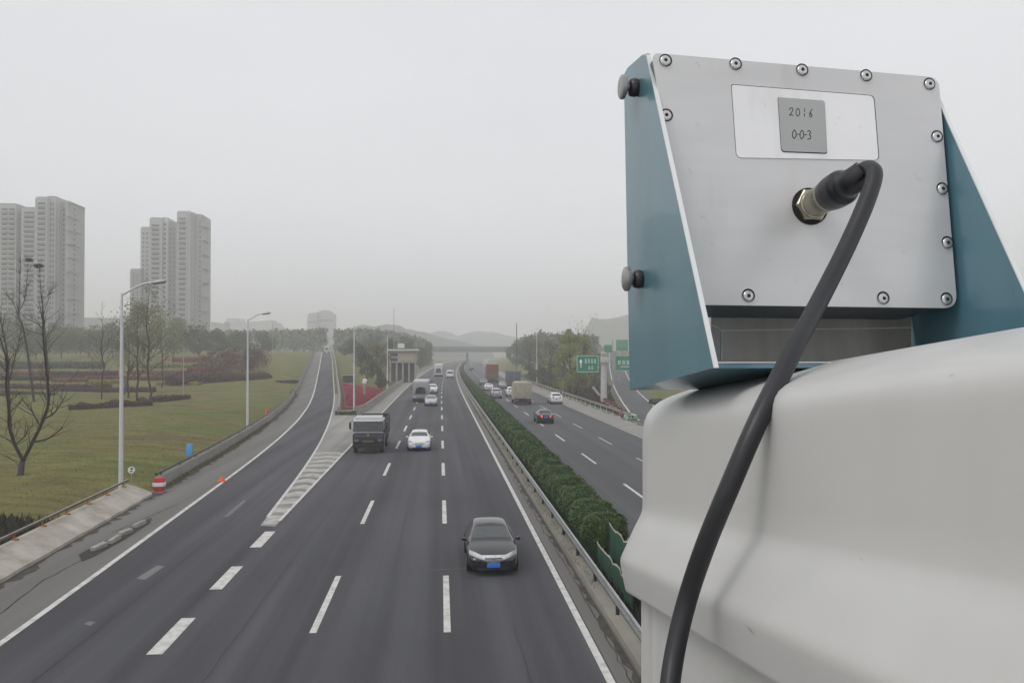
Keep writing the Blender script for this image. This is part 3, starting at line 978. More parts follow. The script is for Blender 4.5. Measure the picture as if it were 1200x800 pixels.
        for wy in (-1.42, 1.38):
            b = MB(); rw = .33 + (.03 if suv else 0)
            b.tube([(sx * .74, wy, rw), (sx * .76, wy, rw), (sx * .90, wy, rw), (sx * .915, wy, rw)], [rw * .8, rw, rw, rw * .86], 24, True)
            wl = part(b, 'wheel', M_TYRE)
            if detail:
                b = MB(); b.tube([(sx * .905, wy, rw), (sx * .922, wy, rw)], [rw * .66, rw * .5], 20, True)
                part(b, 'rim', M_CHROME, 40, wl)
                b = MB(); b.tube([(sx * .70, wy, rw + .02), (sx * .903, wy, rw + .02)], rw * 1.12, 24, True)
                part(b, 'wheel_arch', P_DARKU)
    b = MB(); rows = []
    for i in range(9):
        x = lerp(-.40, .40, i / 8); yy = fy - .028 + .05 * (x / .4) ** 2 * .6
        rows.append([(x, yy + .085, .735 + dz * 1.2), (x, yy + .01, .665 + dz), (x, yy - .004, .60 + dz), (x, yy - .004, .485 + dz + .09 * (x / .4) ** 2)])
    b.grid(rows)
    part(b, 'grille', M_CHROME)
    b = MB(); rows = []
    for i in range(9):
        x = lerp(-.30, .30, i / 8); yy = fy - .036 + .05 * (x / .4) ** 2 * .6
        rows.append([(x, yy - .004, .655 + dz), (x, yy - .010, .615 + dz)])
        
    b.grid(rows)
    b.box((0, fy - .048, .635 + dz), (.09, .02, .08), bevel=.015, m=1)
    part(b, 'grille_slot', [M_DARKST, M_CHROME])
    b = MB(); b.box((0, fy - .045, .405 + dz), (.46, .02, .155), bevel=.006); part(b, 'number_plate', M_PLATEB)
    b = MB(); b.box((0, fy + .03, .27 + dz), (1.15, .08, .10), bevel=.03); part(b, 'lower_intake', P_DARKU)
    for sx in (-1, 1):
        b = MB(); b.disc((sx * .63, fy + .12, .36 + dz), (sx * .35, -1, 0), .055, .03, 12); part(b, 'fog_lamp', M_HEADL)
    b = MB(); b.box((0, ry + .01, .70 + dz), (.44, .02, .13), bevel=.006); part(b, 'number_plate', M_PLATEB)
    b = MB(); b.box((0, -.16, 1.385 + (.22 if suv else 0)), (.3, .1, .035), bevel=.012)
    if detail and not suv: part(b, 'roof_visor', P_DARKU)
    return root

def hd(y):   # heading of the road at y
    return -math.atan((cx(y + 1) - cx(y - 1)) / 2)
def spot(px, py, L, lift=0.0, x=None):
    """near end of a vehicle stands at this photo pixel on the road"""
    d = 7750 / (py - 412)
    return Vector((xat(px, d) if x is None else x, d + L / 2, lift))
def lit_red():
    m, t, b = new_mat('lit_tail_lamp')
    b.inputs['Base Color'].default_value = (.6, .03, .03, 1)
    b.inputs['Emission Color'].default_value = (1, .10, .07, 1)
    b.inputs['Emission Strength'].default_value = .75
    return m
def place_car(kind, col, px, py, away, label, group, z=None, tail=None):
    p = spot(px, py, 4.7)
    p.x = xat(px, p.y - 2.35)
    return car(kind, col, p, (math.pi if away else 0) + hd(p.y), label, 'car', group, detail=True, tail=tail)
GIN = 'cars coming towards the viewer'
GOUT = 'cars driving away on the far carriageway'
place_car('sedan', P_BLACK, 578.5, 675, False, 'black saloon car with blue number plate, the nearest car on the road', GIN)
place_car('sedan', P_WHITE, 491, 528, False, 'white saloon car in the middle oncoming lane beside the dark truck', GIN)
place_car('sedan', P_SILV, 505, 475.5, False, 'silver grey saloon car just right of the grey bus', GIN)
place_car('suv', P_WHITE, 507, 461, False, 'small white car right behind the silver saloon beside the bus', GIN)
place_car('sedan', P_BLACK, 640, 497, True, 'black saloon car with red tail lights on the far carriageway', GOUT, tail=lit_red())
place_car('suv', P_WHITE, 652.5, 474, True, 'white car in the outermost lane near the right guardrail', GOUT)
place_car('suv', P_WHITE, 600, 465, True, 'white car between the grey box lorry and the beige lorry', GOUT)
place_car('suv', P_SILV, 582, 467, True, 'pale silver car close to the hedge on the far carriageway', GOUT)
place_car('sedan', P_WHITE, 573, 458, True, 'white car farthest along beside the hedge on the far carriageway', GOUT)
place_car('sedan', P_SILV, 590, 455.5, True, 'silver car in front of the red and brown lorry', GOUT)
place_car('sedan', P_GREY, 567, 452, True, 'dark grey car nearly hidden by the hedge far ahead', GOUT)

def wheels(root, ys, hw, rw=.46):
    for sx in (-1, 1):
        for wy in ys:
            b = MB(); b.tube([(sx * (hw - .32), wy, rw), (sx * (hw - .30), wy, rw), (sx * (hw - .03), wy, rw), (sx * (hw - .01), wy, rw)], [rw * .85, rw, rw, rw * .85], 22, True)
            wl = b.build('wheel', M_TYRE, root, smooth=40, local=True)
            b = MB(); b.tube([(sx * (hw - .012), wy, rw), (sx * (hw + .004), wy, rw)], [rw * .55, rw * .4], 16, True)
            b.build('rim', M_GALV, wl, smooth=40, local=True)
M_CARGO = mat('dark_load', (.035, .033, .03), .9, 0, .4, 3, bump=.5)
M_BUSG = mat('bus_grey_paint', (.30, .31, .31), .4, .1, .15, 2)
M_BUSR = mat('bus_roof_paint', (.48, .48, .47), .45, 0, .1, 2)

def dark_truck(loc, rz):
    """cab with a big raked windscreen, dark blue lower half, pale roof, open body behind"""
    t = thing('light_truck', loc, 'dark blue truck with a pale cab roof, big windscreen and open load bed', 'truck', None, rz)
    hw = 1.18
    prof = [(-2.95, .55), (-3.0, .75), (-3.0, 1.55), (-2.97, 1.66), (-2.62, 2.62), (-2.45, 2.80), (-1.2, 2.86), (-1.15, .55)]
    bm = bmesh.new()
    def cab(y0cut, prof, hw):
        b = MB()
        b.prism([(-hw, y, z) for y, z in prof], (2 * hw, 0, 0))
        return b
    lower = [(-2.94, .50), (-3.0, .72), (-3.0, 1.50), (-2.96, 1.60), (-1.15, 1.60), (-1.15, .50)]
    upper = [(-2.955, 1.604), (-2.60, 2.60), (-2.42, 2.74), (-1.15, 2.80), (-1.15, 1.604)]
    def bev(b, off):
        m_ = bmesh.new()
        vs = [m_.verts.new(p) for p in b.v]
        for f in b.f:
            m_.faces.new([vs[i] for i in f])
        bmesh.ops.remove_doubles(m_, verts=m_.verts[:], dist=1e-5)
        bmesh.ops.bevel(m_, geom=m_.edges[:], offset=off, segments=3, affect='EDGES')
        o = MB(); o.add_bm(m_); return o
    bev(cab(0, lower, hw), .13).build('cab_lower', P_NAVY, t, smooth=40, local=True)
    bev(cab(0, upper, hw - .02), .15).build('cab_upper', mat('pale_cab_paint', (.50, .50, .50), .35, 0, .1, 2, coat=.4), t, smooth=40, local=True)
    # windscreen, wrapping the corners
    b = MB(); rows = []
    for q, z, y in ((0, 1.65, -2.962), (1, 2.04, -2.825), (2, 2.42, -2.690)):
        rr_ = []
        for i in range(11):
            u = -1 + 2 * i / 10
            x = u * (hw - .035)
            rr_.append((x, y + .07 * abs(u) ** 8 - .022, z))
        rows.append(rr_)
    b.grid(rows); b.build('windscreen', M_GLASS, t, smooth=60, local=True)
    for sx in (-1, 1):
        b = MB(); b.prism([(sx * (hw - .018), -2.70, 1.72), (sx * (hw - .018), -2.45, 2.50), (sx * (hw - .018), -1.35, 2.52), (sx * (hw - .018), -1.35, 1.72)], (sx * .006, 0, 0))
        b.build('side_window', M_GLASS, t, local=True)
        b = MB(); b.box((sx * 1.36, -2.95, 2.12), (.16, .14, .52), bevel=.05); b.tube([(sx * 1.12, -2.85, 2.5), (sx * 1.36, -2.95, 2.40)], .02, 6); b.tube([(sx * 1.12, -2.9, 1.8), (sx * 1.36, -2.95, 1.9)], .02, 6)
        b.build('mirror', M_BLACK, t, smooth=40, local=True)
        b = MB(); b.box((sx * .88, -3.01, .98), (.34, .05, .20), bevel=.02); b.build('headlight', mat('dull_lamp', (.16, .17, .18), .25, .2, .3, 12), t, smooth=40, local=True)
    b = MB(); b.box((0, -3.0, 1.60), (2.2, .06, .075), bevel=.02); b.build('trim_strip', P_SILV, t, smooth=40, local=True)
    b = MB()
    for z in (1.02, 1.12, 1.22): b.box((0, -3.012, z), (1.15, .03, .05), bevel=.01)
    b.disc((0, -3.03, 1.42), (0, -1, 0), .07, .02, 14, m=1)
    b.build('grille', [M_DARKST, M_CHROME], t, smooth=40, local=True)
    b = MB(); b.box((0, -3.05, .58), (2.34, .16, .30), bevel=.05); b.build('bumper', P_DARKU, t, smooth=40, local=True)
    b = MB(); b.box((0, -3.03, .92), (.9, .02, .16)); b.build('number_plate', mat('dull_yellow_lettering', (.13, .10, .035), .6), t, local=True)  # dull brown panel standing for yellowish lettering, not a plate
    b = MB(); b.box((0, .9, .72), (.9, 7.6, .22)); b.build('chassis', P_DARKU, t, local=True)
    b = MB()
    for sx in (-1, 1): b.box((sx * 1.17, 1.9, 1.75), (.06, 5.7, 1.5), bevel=.012)
    b.box((0, -.93, 1.9), (2.28, .06, 1.8), bevel=.012); b.box((0, 4.72, 1.75), (2.28, .06, 1.5), bevel=.012); b.box((0, 1.9, 1.02), (2.28, 5.6, .1))
    b.build('load_bed', M_DARKST, t, smooth=30, local=True)
    b = MB(); rows = []
    for i in range(12):
        rows.append([(lerp(-1.12, 1.12, j / 8), lerp(-.85, 4.65, i / 11), 2.1 + .25 * math.sin(i * .9 + j) * math.sin(j * 1.1) - .1 * abs(j - 4) / 4) for j in range(9)])
    b.grid(rows); b.build('load', M_CARGO, t, smooth=50, local=True)
    wheels(t, (-2.1, 2.2, 3.4), 1.17)
    return t
p = spot(431.5, 530, 6.0); dark_truck(Vector((xat(431.5, 65.7), 65.7 + 3.1, 0)), hd(68))

def bus(loc, rz, label, wid=2.5, hei=3.2, L=10.5, body=None, roof=None, name='coach'):
    t = thing(name, loc, label, 'bus', 'buses on the road', rz)
    hw = wid / 2; y0 = -L / 2
    b = MB(); b.box((0, 0, .40 + (hei - .7) / 2), (wid, L, hei - .7), bevel=.16); b.build('body', body, t, smooth=40, local=True)
    b = MB(); b.box((0, .1, hei - .18), (wid - .12, L - .3, .30), bevel=.12); b.build('roof', roof, t, smooth=40, local=True)
    b = MB(); rows = []
    for z, k in ((1.25, 0), (1.9, .02), (hei - .55, .06)):
        rows.append([(u / 5 * (hw - .12), y0 - .012 + k * .3 + .05 * abs(u / 5) ** 6, z) for u in range(-5, 6)])
    b.grid(rows); b.build('windscreen', M_GLASS, t, smooth=60, local=True)
    for sx in (-1, 1):
        k = 0
        while k < 6:
            ya = y0 + .9 + k * 1.55
            b = MB(); b.prism([(sx * (hw + .002), ya, 1.45), (sx * (hw + .002), ya + 1.4, 1.45), (sx * (hw + .002), ya + 1.4, hei - .75), (sx * (hw + .002), ya, hei - .75)], (sx * .008, 0, 0))
            b.build('side_window', M_GLASS, t, local=True); k += 1
        b = MB(); b.box((sx * (hw - .35), y0 - .01, .85), (.42, .05, .20), bevel=.02); b.build('headlight', M_HEADL, t, smooth=40, local=True)
        b = MB(); b.box((sx * (hw + .16), y0 - .1, 2.1), (.14, .12, .4), bevel=.04); b.tube([(sx * (hw - .1), y0 + .05, 2.5), (sx * (hw + .16), y0 - .1, 2.3)], .025, 6); b.build('mirror', M_BLACK, t, smooth=40, local=True)
    b = MB(); b.box((0, y0 + .02, .52), (wid - .04, .14, .30), bevel=.05); b.build('bumper', P_DARKU, t, smooth=40, local=True)
    b = MB(); b.box((0, 0, .42), (wid - .1, L - .2, .3)); b.build('underside', P_DARKU, t, local=True)
    wheels(t, (y0 + 2.4, -y0 - 2.8), hw)
    return t
p = spot(493, 471, 10.5); p.x = xat(493, p.y - 5.25)
bus(p, hd(p.y), 'grey bus with a pale roof and wide dark windscreen left of the silver saloon', 2.5, 3.3, 10.5, M_BUSG, M_BUSR)
p = spot(514, 441.5, 11); p.x = xat(514, p.y - 5.5)
bus(p, hd(p.y), 'white coach with tall arched windscreen, farthest of the vehicles in the oncoming lanes', 2.6, 4.0, 11, mat('coach_white', (.55, .56, .56), .4, 0, .1, 2), mat('coach_roof', (.75, .75, .75), .4, 0, .1, 2))

def box_lorry(loc, rz, label, cargo, wid, hei, L, rounded_=0.05, cabcol=None, group='lorries driving away', load=None):
    """seen from behind: the body, frame, doors, bumper, cab beyond"""
    t = thing('lorry', loc, label, 'lorry', group, rz)
    hw = wid / 2; y0 = -L / 2       # rear is at -Y here
    b = MB(); b.box((0, y0 + (L - 2.2) / 2, .95 + (hei - .95) / 2), (wid, L - 2.2, hei - .95), bevel=rounded_); b.build('cargo_body', cargo, t, smooth=40, local=True)
    b = MB()
    if load is None:
        for x in (-hw + .05, 0, hw - .05): b.box((x, y0 - .012, .95 + (hei - .95) / 2), (.05, .03, (hei - .95) * .86))
        b.box((0, y0 - .012, 1.02), (wid * .94, .03, .07)); b.box((0, y0 - .012, hei - .10 - rounded_ * .4), (wid * .8, .03, .05))
        b.build('door_frame', M_GALV, t, local=True)
    else:
        load(t, y0, hw, hei)
    b = MB(); b.box((0, L / 2 - 1.1, .6 + .95), (wid - .15, 1.9, 2.0), bevel=.15); b.build('cab', cabcol or P_WHITE, t, smooth=40, local=True)
    b = MB(); b.box((0, -.2, .78), (wid * .5, L - 1.0, .25)); b.build('chassis', P_DARKU, t, local=True)
    b = MB(); b.box((0, y0 + .1, .55), (wid - .1, .12, .28), bevel=.03); b.build('rear_bumper', P_DARKU, t, smooth=40, local=True)
    for sx in (-1, 1):
        b = MB(); b.box((sx * (hw - .25), y0 + .03, .72), (.34, .05, .12), bevel=.02); b.build('tail_light', M_TAIL, t, smooth=40, local=True)
        b = MB(); b.box((sx * (hw - .32), y0 + 1.0, .42), (.56, .03, .5)); b.build('mud_flap', M_BLACK, t, local=True)
    wheels(t, (y0 + 1.5, L / 2 - 1.3), hw - .04, .48)
    return t
M_BEIGE = mat('beige_tarpaulin', (.40, .375, .28), .8, 0, col2=(.28, .26, .19), scale=2.2, bump=.5, bscale=4)
M_SLATEB = mat('slate_blue_tarpaulin', (.10, .11, .15), .7, 0, .25, 2, bump=.3)
M_REDB = mat('rust_red_sheet', (.22, .07, .05), .8, 0, .35, 2, bump=.3)
M_BROWNL = mat('brown_crates', (.17, .135, .09), .9, 0, .4, 3, bump=.5)
def lorry_at(px, py, L, *a, **k):
    p = spot(px, py, L); p.x = xat(px, p.y - L / 2)
    return box_lorry(p, hd(p.y), *a, **k)
lorry_at(613.5, 475, 7.5, 'beige lorry with a rounded tarpaulin top and black rear bumper', M_BEIGE, 2.5, 3.35, 7.5, .42)
lorry_at(603, 455.5, 9, 'slate blue covered lorry behind the white car on the far carriageway', M_SLATEB, 2.85, 3.7, 9, .06)
def rb(t, y0, hw, hei):
    b = MB(); b.box((.0, y0 - .01, 1.75), (hw * 1.9, .05, 1.5), bevel=.02); b.build('tail_load', M_BROWNL, t, smooth=40, local=True)
    b = MB(); b.box((hw * .15, y0 + 1.4, hei + .18), (hw * 1.1, 2.2, .36), bevel=.1); b.build('top_load', mat('pale_bale', (.5, .48, .42), .8), t, smooth=40, local=True)
lorry_at(578, 449, 11, 'red and brown loaded lorry, farthest big lorry on the far carriageway', M_REDB, 2.8, 4.6, 11, .06, load=rb)

# pale van ahead in the oncoming lane nearest the hedge
def van(loc, rz, label):
    t = thing('van', loc, label, 'van', None, rz)
    prof = [(-2.6, .4), (-2.65, .9), (-2.45, 1.15), (-1.75, 1.28), (-1.1, 2.15), (-.8, 2.32), (2.5, 2.36), (2.62, 2.2), (2.62, .4)]
    b = MB(); b.prism([(-.98, y, z) for y, z in prof], (1.96, 0, 0))
    m_ = bmesh.new(); vs = [m_.verts.new(q) for q in b.v]
    for f in b.f: m_.faces.new([vs[i] for i in f])
    bmesh.ops.remove_doubles(m_, verts=m_.verts[:], dist=1e-5); bmesh.ops.bevel(m_, geom=m_.edges[:], offset=.1, segments=3, affect='EDGES')
    o = MB(); o.add_bm(m_); o.build('body', mat('cream_van_paint', (.62, .61, .57), .4, 0, .1, 2), t, smooth=40, local=True)
    b = MB(); b.prism([(-.82, -1.735, 1.34), (.82, -1.735, 1.34), (.80, -1.20, 2.05), (-.80, -1.20, 2.05)], (0, -.012, .008)); b.build('windscreen', M_GLASS, t, local=True)
    for sx in (-1, 1):
        b = MB(); b.box((sx * .74, -2.62, .92), (.3, .06, .18), bevel=.02); b.build('headlight', M_HEADL, t, smooth=40, local=True)
        b = MB(); b.prism([(sx * .981, -1.45, 1.34), (sx * .981, -1.0, 2.0), (sx * .981, -.1, 2.0), (sx * .981, -.1, 1.34)], (sx * .006, 0, 0)); b.build('side_window', M_GLASS, t, local=True)
    b = MB(); b.box((0, -2.63, .5), (1.9, .14, .26), bevel=.04); b.build('bumper', P_DARKU, t, smooth=40, local=True)
    wheels(t, (-1.7, 1.7), .98, .36)
p = spot(527.5, 443.5, 5.2); p.x = xat(527.5, p.y - 2.6)
van(p, hd(p.y), 'cream van in the oncoming lane nearest the hedge, right of the white coach')
# on the slip road crest
def ramp_spot(y, t): return Vector((lerp(RL(y), RR(y), t), y, ZR(y)))
def ramp_head(y): return -math.atan((RL(y + 1) - RL(y - 1)) / 2)
p = ramp_spot(352, .58); car('sedan', P_BLACK, p, ramp_head(352), 'small dark car coming down the slip road near its crest', 'car', GIN)
p = ramp_spot(392, .55)
bus(p, ramp_head(392), 'white bus on the crest of the slip road behind the small dark car', 2.4, 3.0, 8, mat('coach_white', (.55, .56, .56)), mat('coach_roof', (.75, .75, .75)))

# ================================================================ barriers, rails, hedge
def rail_beam(b, pts, h=.31, m=0):
    """W-section guardrail beam along pts (top centre line), facing the road"""
    prof = [(0, 0), (.045, -.04), (.045, -.09), (.005, -.14), (.005, -.17), (.045, -.22), (.045, -.27), (0, -.31)]
    rows = []
    for i, p in enumerate(pts):
        a = Vector(pts[max(i - 1, 0)]); c = Vector(pts[min(i + 1, len(pts) - 1)])
        d = (c - a); d.z = 0; d.normalize(); nn = Vector((-d.y, d.x, 0))
        rows.append([Vector(p) + nn * u + Vector((0, 0, v)) for u, v in prof] + [Vector(p) + nn * (u - .012) + Vector((0, 0, v)) for u, v in reversed(prof)])
    b.grid(rows, True, m)
    b.face(rows[0], m); b.face(list(reversed(rows[-1])), m)
# median guardrail: round top tube, beam and posts with collars
gr = thing('guardrail', (5.05, 30, 0), 'galvanised guardrail running along the median beside the hedge', 'guardrail')
b = MB(); ys = [y for y in YR if 8 <= y <= 700]
rail_beam(b, [(5.05 + cx(y), y, .80) for y in ys])
b.build('beam', M_GALV, gr, smooth=50)
def post_proto(h):
    b = MB(); b.tube([(0, 0, 0), (0, 0, h)], .055, 10); b.tube([(0, 0, 0), (0, 0, .05), (0, 0, .14)], [.17, .16, .06], 14)
    return b
y = 10; pp = None; k = 0
while y < 420:
    if pp is None:
        pp = post_proto(.72).build('post', M_DARKST, gr, smooth=40, local=True); o = pp
    else:
        o = pp.copy(); COL.objects.link(o); o.parent = gr
    o.location = (cx(y) + .06, y - 30, 0)
    y += 3.6 if y < 60 else 4.5 ; k += 1
    if k > 95: break
b = MB()
rows = []
for y in [yy for yy in YR if 4 <= yy <= 700]:
    x = 5.22 + cx(y); rows.append([(x - .42, y, .006), (x - .40, y, .16), (x + .02, y, .17), (x + .03, y, .0)])
b.grid(rows); tag(b.build('kerb', mat('kerb_concrete', (.27, .255, .215), .9, 0, .25, .7), smooth=30), 'stained concrete kerb under the median guardrail', kind='structure')
b = MB(); rows = []
for y in [yy for yy in YR if 4 <= yy <= 700]:
    x = 7.22 + cx(y); rows.append([(x - .03, y, .0), (x - .02, y, .16), (x + .13, y, .15), (x + .15, y, .006)])
b.grid(rows); tag(b.build('kerb', M_CONCD, smooth=30), 'concrete kerb between the hedge and the far carriageway', kind='structure')

# hedge: one clipped row of rounded shrubs grown together
rng = random.Random(3)
hroot = thing('median_hedge', (6.3, 31, .05), 'long clipped dark green hedge growing on the median between the carriageways', 'hedge')
def hnoise(x, y, z): return mnoise.noise(Vector((x, y, z)))
b = MB(); rows = []; Y = 31.2
def hsec(y):
    cy = cx(y); rowv = []
    bump = .30 * abs(math.sin(y * 1.02 + .8 * math.sin(y * .23))) ** .7 * (1 if y < 120 else .5)
    hgt = 1.26 + bump + .10 * hnoise(0, y * .4, 3)
    wd = .80 + .6 * bump + .08 * hnoise(5, y * .5, 1)
    if y < 32.2:
        e = math.sqrt(max(.02, (y - 31.15) / 1.05)); hgt *= .55 + .45 * e; wd *= e
    n = 18
    for i in range(n + 1):
        a = math.pi * i / n
        ca, sa = math.cos(a), math.sin(a)
        px_ = math.copysign(abs(ca) ** .55, ca); pz = abs(sa) ** .5
        dsp = 1 + (.10 * hnoise(ca * 2, y * 1.4, sa * 2) + .05 * hnoise(ca * 5, y * 4, sa * 5))
        rowv.append((6.33 + cy - px_ * wd * dsp * .93 - .06, y, .05 + pz * hgt * dsp))
    return rowv
while Y < 700:
    rows.append(hsec(Y)); Y += .16 if Y < 70 else (.4 if Y < 140 else 2.5)
b.grid(rows); b.face(rows[0])
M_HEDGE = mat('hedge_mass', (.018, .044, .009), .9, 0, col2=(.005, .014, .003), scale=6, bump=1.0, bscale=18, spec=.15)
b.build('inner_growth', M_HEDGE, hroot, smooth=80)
b = MB(); N = 52000
for i in range(N):
    y = 31.2 + 130 * rng.random() ** 2.0
    r_ = hsec(y); j = rng.randrange(2, 18); t = rng.random()
    p = Vector(r_[j]).lerp(Vector(r_[j - 1]), t)
    nn = (p - Vector((6.33 + cx(y), y, .5))).normalized()
    p += nn * rng.uniform(-.03, .07)
    s_ = rng.uniform(.025, .05) * (1 + (y - 31) / 60)
    u = Vector((rng.gauss(0, 1), rng.gauss(0, 1), rng.gauss(0, 1))).normalized()
    v = (nn * .6 + u).cross(u).normalized() if abs((nn * .6 + u).cross(u).length) > .01 else Vector((1, 0, 0))
    q = p - world_loc(hroot)
    b.v += [tuple(q - u * s_), tuple(q + v * s_ * .55), tuple(q + u * s_), tuple(q - v * s_ * .55)]
    n0 = len(b.v) - 4; b.f.append((n0, n0 + 1, n0 + 2, n0 + 3))
b.raw('leaves', M_LEAFH, hroot)

# green netting boards standing in the median before the hedge
M_NET = mat('green_netting', (.014, .085, .045), .8, 0, .3, 14, bump=.5)
M_NETE = mat('torn_pale_edge', (.60, .56, .50), .8, 0, .2, 8)
def net(p0, p1, h, label):
    c0, c1 = Vector(p0), Vector(p1)
    t = thing('netting_screen', (c0 + c1) / 2, label, 'netting screen', 'green netting screens in the median')
    d = (c1 - c0); n = 26; rows = []
    nn = Vector((-d.y, d.x, 0)).normalized()
    for q in (0, .5, 1):
        rows.append([c0 + d * (i / n) + nn * .03 * math.sin(i * 1.1 + q * 2) + Vector((0, 0, h * q * (1 + .05 * math.sin(i * .9)))) for i in range(n + 1)])
    b = MB(); b.grid(rows); b.grid([[p + nn * .01 for p in r_] for r_ in rows]); b.build('netting', M_NET, t, smooth=60)
    b = MB(); top = rows[-1]; r1 = []; r0 = []
    for i, p in enumerate(top):
        r0.append(p + Vector((0, 0, -.02 - .07 * abs(math.sin(i * 1.25)) )) + nn * .02); r1.append(p + Vector((0, 0, .025 + .05 * abs(math.cos(i * 1.25)))) + nn * .02)
    b.grid([r0, r1]); b.grid([[p - nn * .012 for p in r0], [p - nn * .012 for p in r1]]); b.build('torn_edge', M_NETE, t, smooth=30)
    for q in (0.02, .98):
        b = MB(); b.tube([c0 + d * q, c0 + d * q + Vector((0, 0, h * .98))], .025, 8); b.build('stake', M_DARKST, t, smooth=40)
net((6.2, 31.25, .05), (6.15, 25.6, .05), 1.32, 'green netting screen with a ragged pale top edge, the one nearer the far carriageway')
net((5.62, 30.6, .05), (5.62, 24.6, .05), .80, 'green netting screen with a ragged pale edge just behind the guardrail')
def ground_cover(name, area, n, hgt, m, seed, label, zf=None):
    rng = random.Random(seed); b = MB()
    for i in range(n):
        x, y = area(rng); z = zf(x, y) if zf else gz(x, y)
        h = hgt * rng.uniform(.5, 1.2); a = rng.uniform(0, 6.28); s_ = h * .35
        u = Vector((math.cos(a), math.sin(a), 0)); lean = Vector((rng.gauss(0, .3), rng.gauss(0, .3), 1)) * h
        p = Vector((x, y, z))
        b.v += [tuple(p - u * s_ * .5), tuple(p + u * s_ * .5), tuple(p + lean)]
        k = len(b.v) - 3; b.f.append((k, k + 1, k + 2))
    return tag(b.raw(name, m), label, kind='stuff')
ground_cover('undergrowth', lambda r: (r.uniform(5.35, 7.1), r.uniform(15, 31)), 5000, .3, mat('dark_undergrowth', (.012, .016, .010), .9, col2=(.005, .007, .004), island=True), 8, 'black green low growth in the median in front of the hedge', zf=lambda x, y: .05)
ground_cover('grass_verge', lambda r: ((lambda y: (5.3 + r.uniform(-.45, .05) + cx(y), y))(r.uniform(27, 110))), 9000, .12, M_LEAFO, 9, 'moss and short grass along the foot of the guardrail', zf=lambda x, y: .10)

# right guardrail beside the exit
gr2 = thing('guardrail', (21.2, 96, 0), 'grey guardrail along the outer shoulder of the far carriageway', 'guardrail')
b = MB()
rail_beam(b, [(21.3 + cx(y) , y, .85) for y in [yy for yy in YR if 94 <= yy <= 600]])
b.build('beam', mat('dull_rail_steel', (.30, .30, .275), .6, .3, .25, 2), gr2, smooth=50)
pp = None
y = 96
while y < 460:
    if pp is None: pp = post_proto(.75).build('post', M_GALV, gr2, smooth=40, local=True); o = pp
    else: o = pp.copy(); COL.objects.link(o); o.parent = gr2
    o.location = (21.22 + cx(y) - 21.2, y - 96, 0); y += 4.0 if y < 300 else 8

# left parapet wall, rail with orange brackets
wl = thing('parapet_wall', (-15.3, 32, 0), 'low pale concrete parapet with a brown handrail at the left edge of the road', 'wall')
b = MB(); rows = []
rng = random.Random(4)
y = 12
while y <= 47.6:
    x = RL(y) - 3.0
    low = .13 + (.03 * hnoise(2, y * .8, 0))
    rows.append([(x + .34 + .07 * hnoise(1, y * .9, 4), y, -.05), (x + .33 + .07 * hnoise(1, y * .9, 4), y, low), (x + .12, y, .25), (x - .72, y, .58), (x - .80, y, .62), (x - 1.02, y, .62), (x - 1.05, y, -.05)])
    y += .4
b.grid(rows); b.face(rows[0]); b.face(rows[-1])
b.build('wall', M_CONCD, wl, smooth=18)
b = MB(); pts = [(RL(y) - 3.92, y, .86) for y in [12 + 1.5 * i for i in range(24)] + [47.4]]
b.tube(pts, .055, 10); hr = b.build('handrail', M_RUST, wl, smooth=40)
b = MB(); b.tube([(x, y_, z + .055) for x, y_, z in pts], .028, 8); b.build('rail_cap', M_GALV, hr, smooth=40)
pp = None
for i in range(14):
    y = 13.5 + i * 2.55; x = RL(y) - 3.92
    if pp is None:
        b = MB(); b.tube([(0, 0, 0), (0, 0, .22)], .04, 8); b.box((.05, 0, .02), (.22, .16, .06), bevel=.015)
        pp = b.build('bracket', M_ORANGE, wl, smooth=40, local=True); o = pp
    else: o = pp.copy(); COL.objects.link(o); o.parent = wl
    o.location = Vector((x, y, .62)) - wl.location
# end marker, cone, sign board, round delineator
def striped(b, c, d, n):
    pass
e = at(185, 577, 48.4)
em = thing('end_marker', (RL(48.6) - 2.6, 48.6, 0), 'red and white striped block at the end of the parapet wall', 'end marker')
ex, ey = em.location.x, em.location.y
b = MB(); b.box((ex, ey, .45), (.56, .5, .78), bevel=.12); mk = b.build('block', M_RED, em, smooth=40)
b = MB(); b.box((ex, ey, .46), (.575, .515, .22), bevel=.02); b.build('white_band', M_WHITE, mk, smooth=40)
b = MB(); b.box((ex, ey, .04), (.5, .4, .1), bevel=.02); b.build('foot', M_CONCD, em, smooth=40)
dl = hit(173, 566); dl = Vector((RL(47.5) - 3.75, 47.5, .45))
dt = thing('marker_post', dl, 'small round white marker with a black mark behind the end of the parapet wall', 'marker')
b = MB(); b.tube([dl, dl + Vector((0, 0, .75))], .03, 8); b.build('post', M_GALV, dt, smooth=40)
b = MB(); b.disc(dl + Vector((0, 0, .95)), (0.1, -1, 0), .18, .03, 22); dd = b.build('disc', M_WHITE, dt, smooth=40)
b = MB(); b.box(dl + Vector((.02, -.035, 1.02)), (.10, .02, .10), rot=.1); b.box(dl + Vector((.0, -.035, .88)), (.14, .02, .05), rot=.1); b.build('black_mark', M_INK, dd)
def cone(px, py, label, h, r_=.17):
    d = 7750 / (py - 412); p = Vector((xat(px, d), d, .004))
    t = thing('traffic_cone', p, label, 'traffic cone')
    b = MB(); b.box((p.x, p.y, p.z + .025), (r_ * 2.5, r_ * 2.5, .05), bevel=.02); b.build('foot', M_CONE, t, smooth=40)
    b = MB(); b.tube([p + Vector((0, 0, .05)), p + Vector((0, 0, h * .55)), p + Vector((0, 0, h)), p + Vector((0, 0, h + .01))], [r_ * 1.05, r_ * .62, r_ * .28, r_ * .1], 18); b.build('body', M_CONE, t, smooth=40)
cone(260.5, 560, 'squat orange traffic cone on the shoulder beside the white edge line', .34, .20)
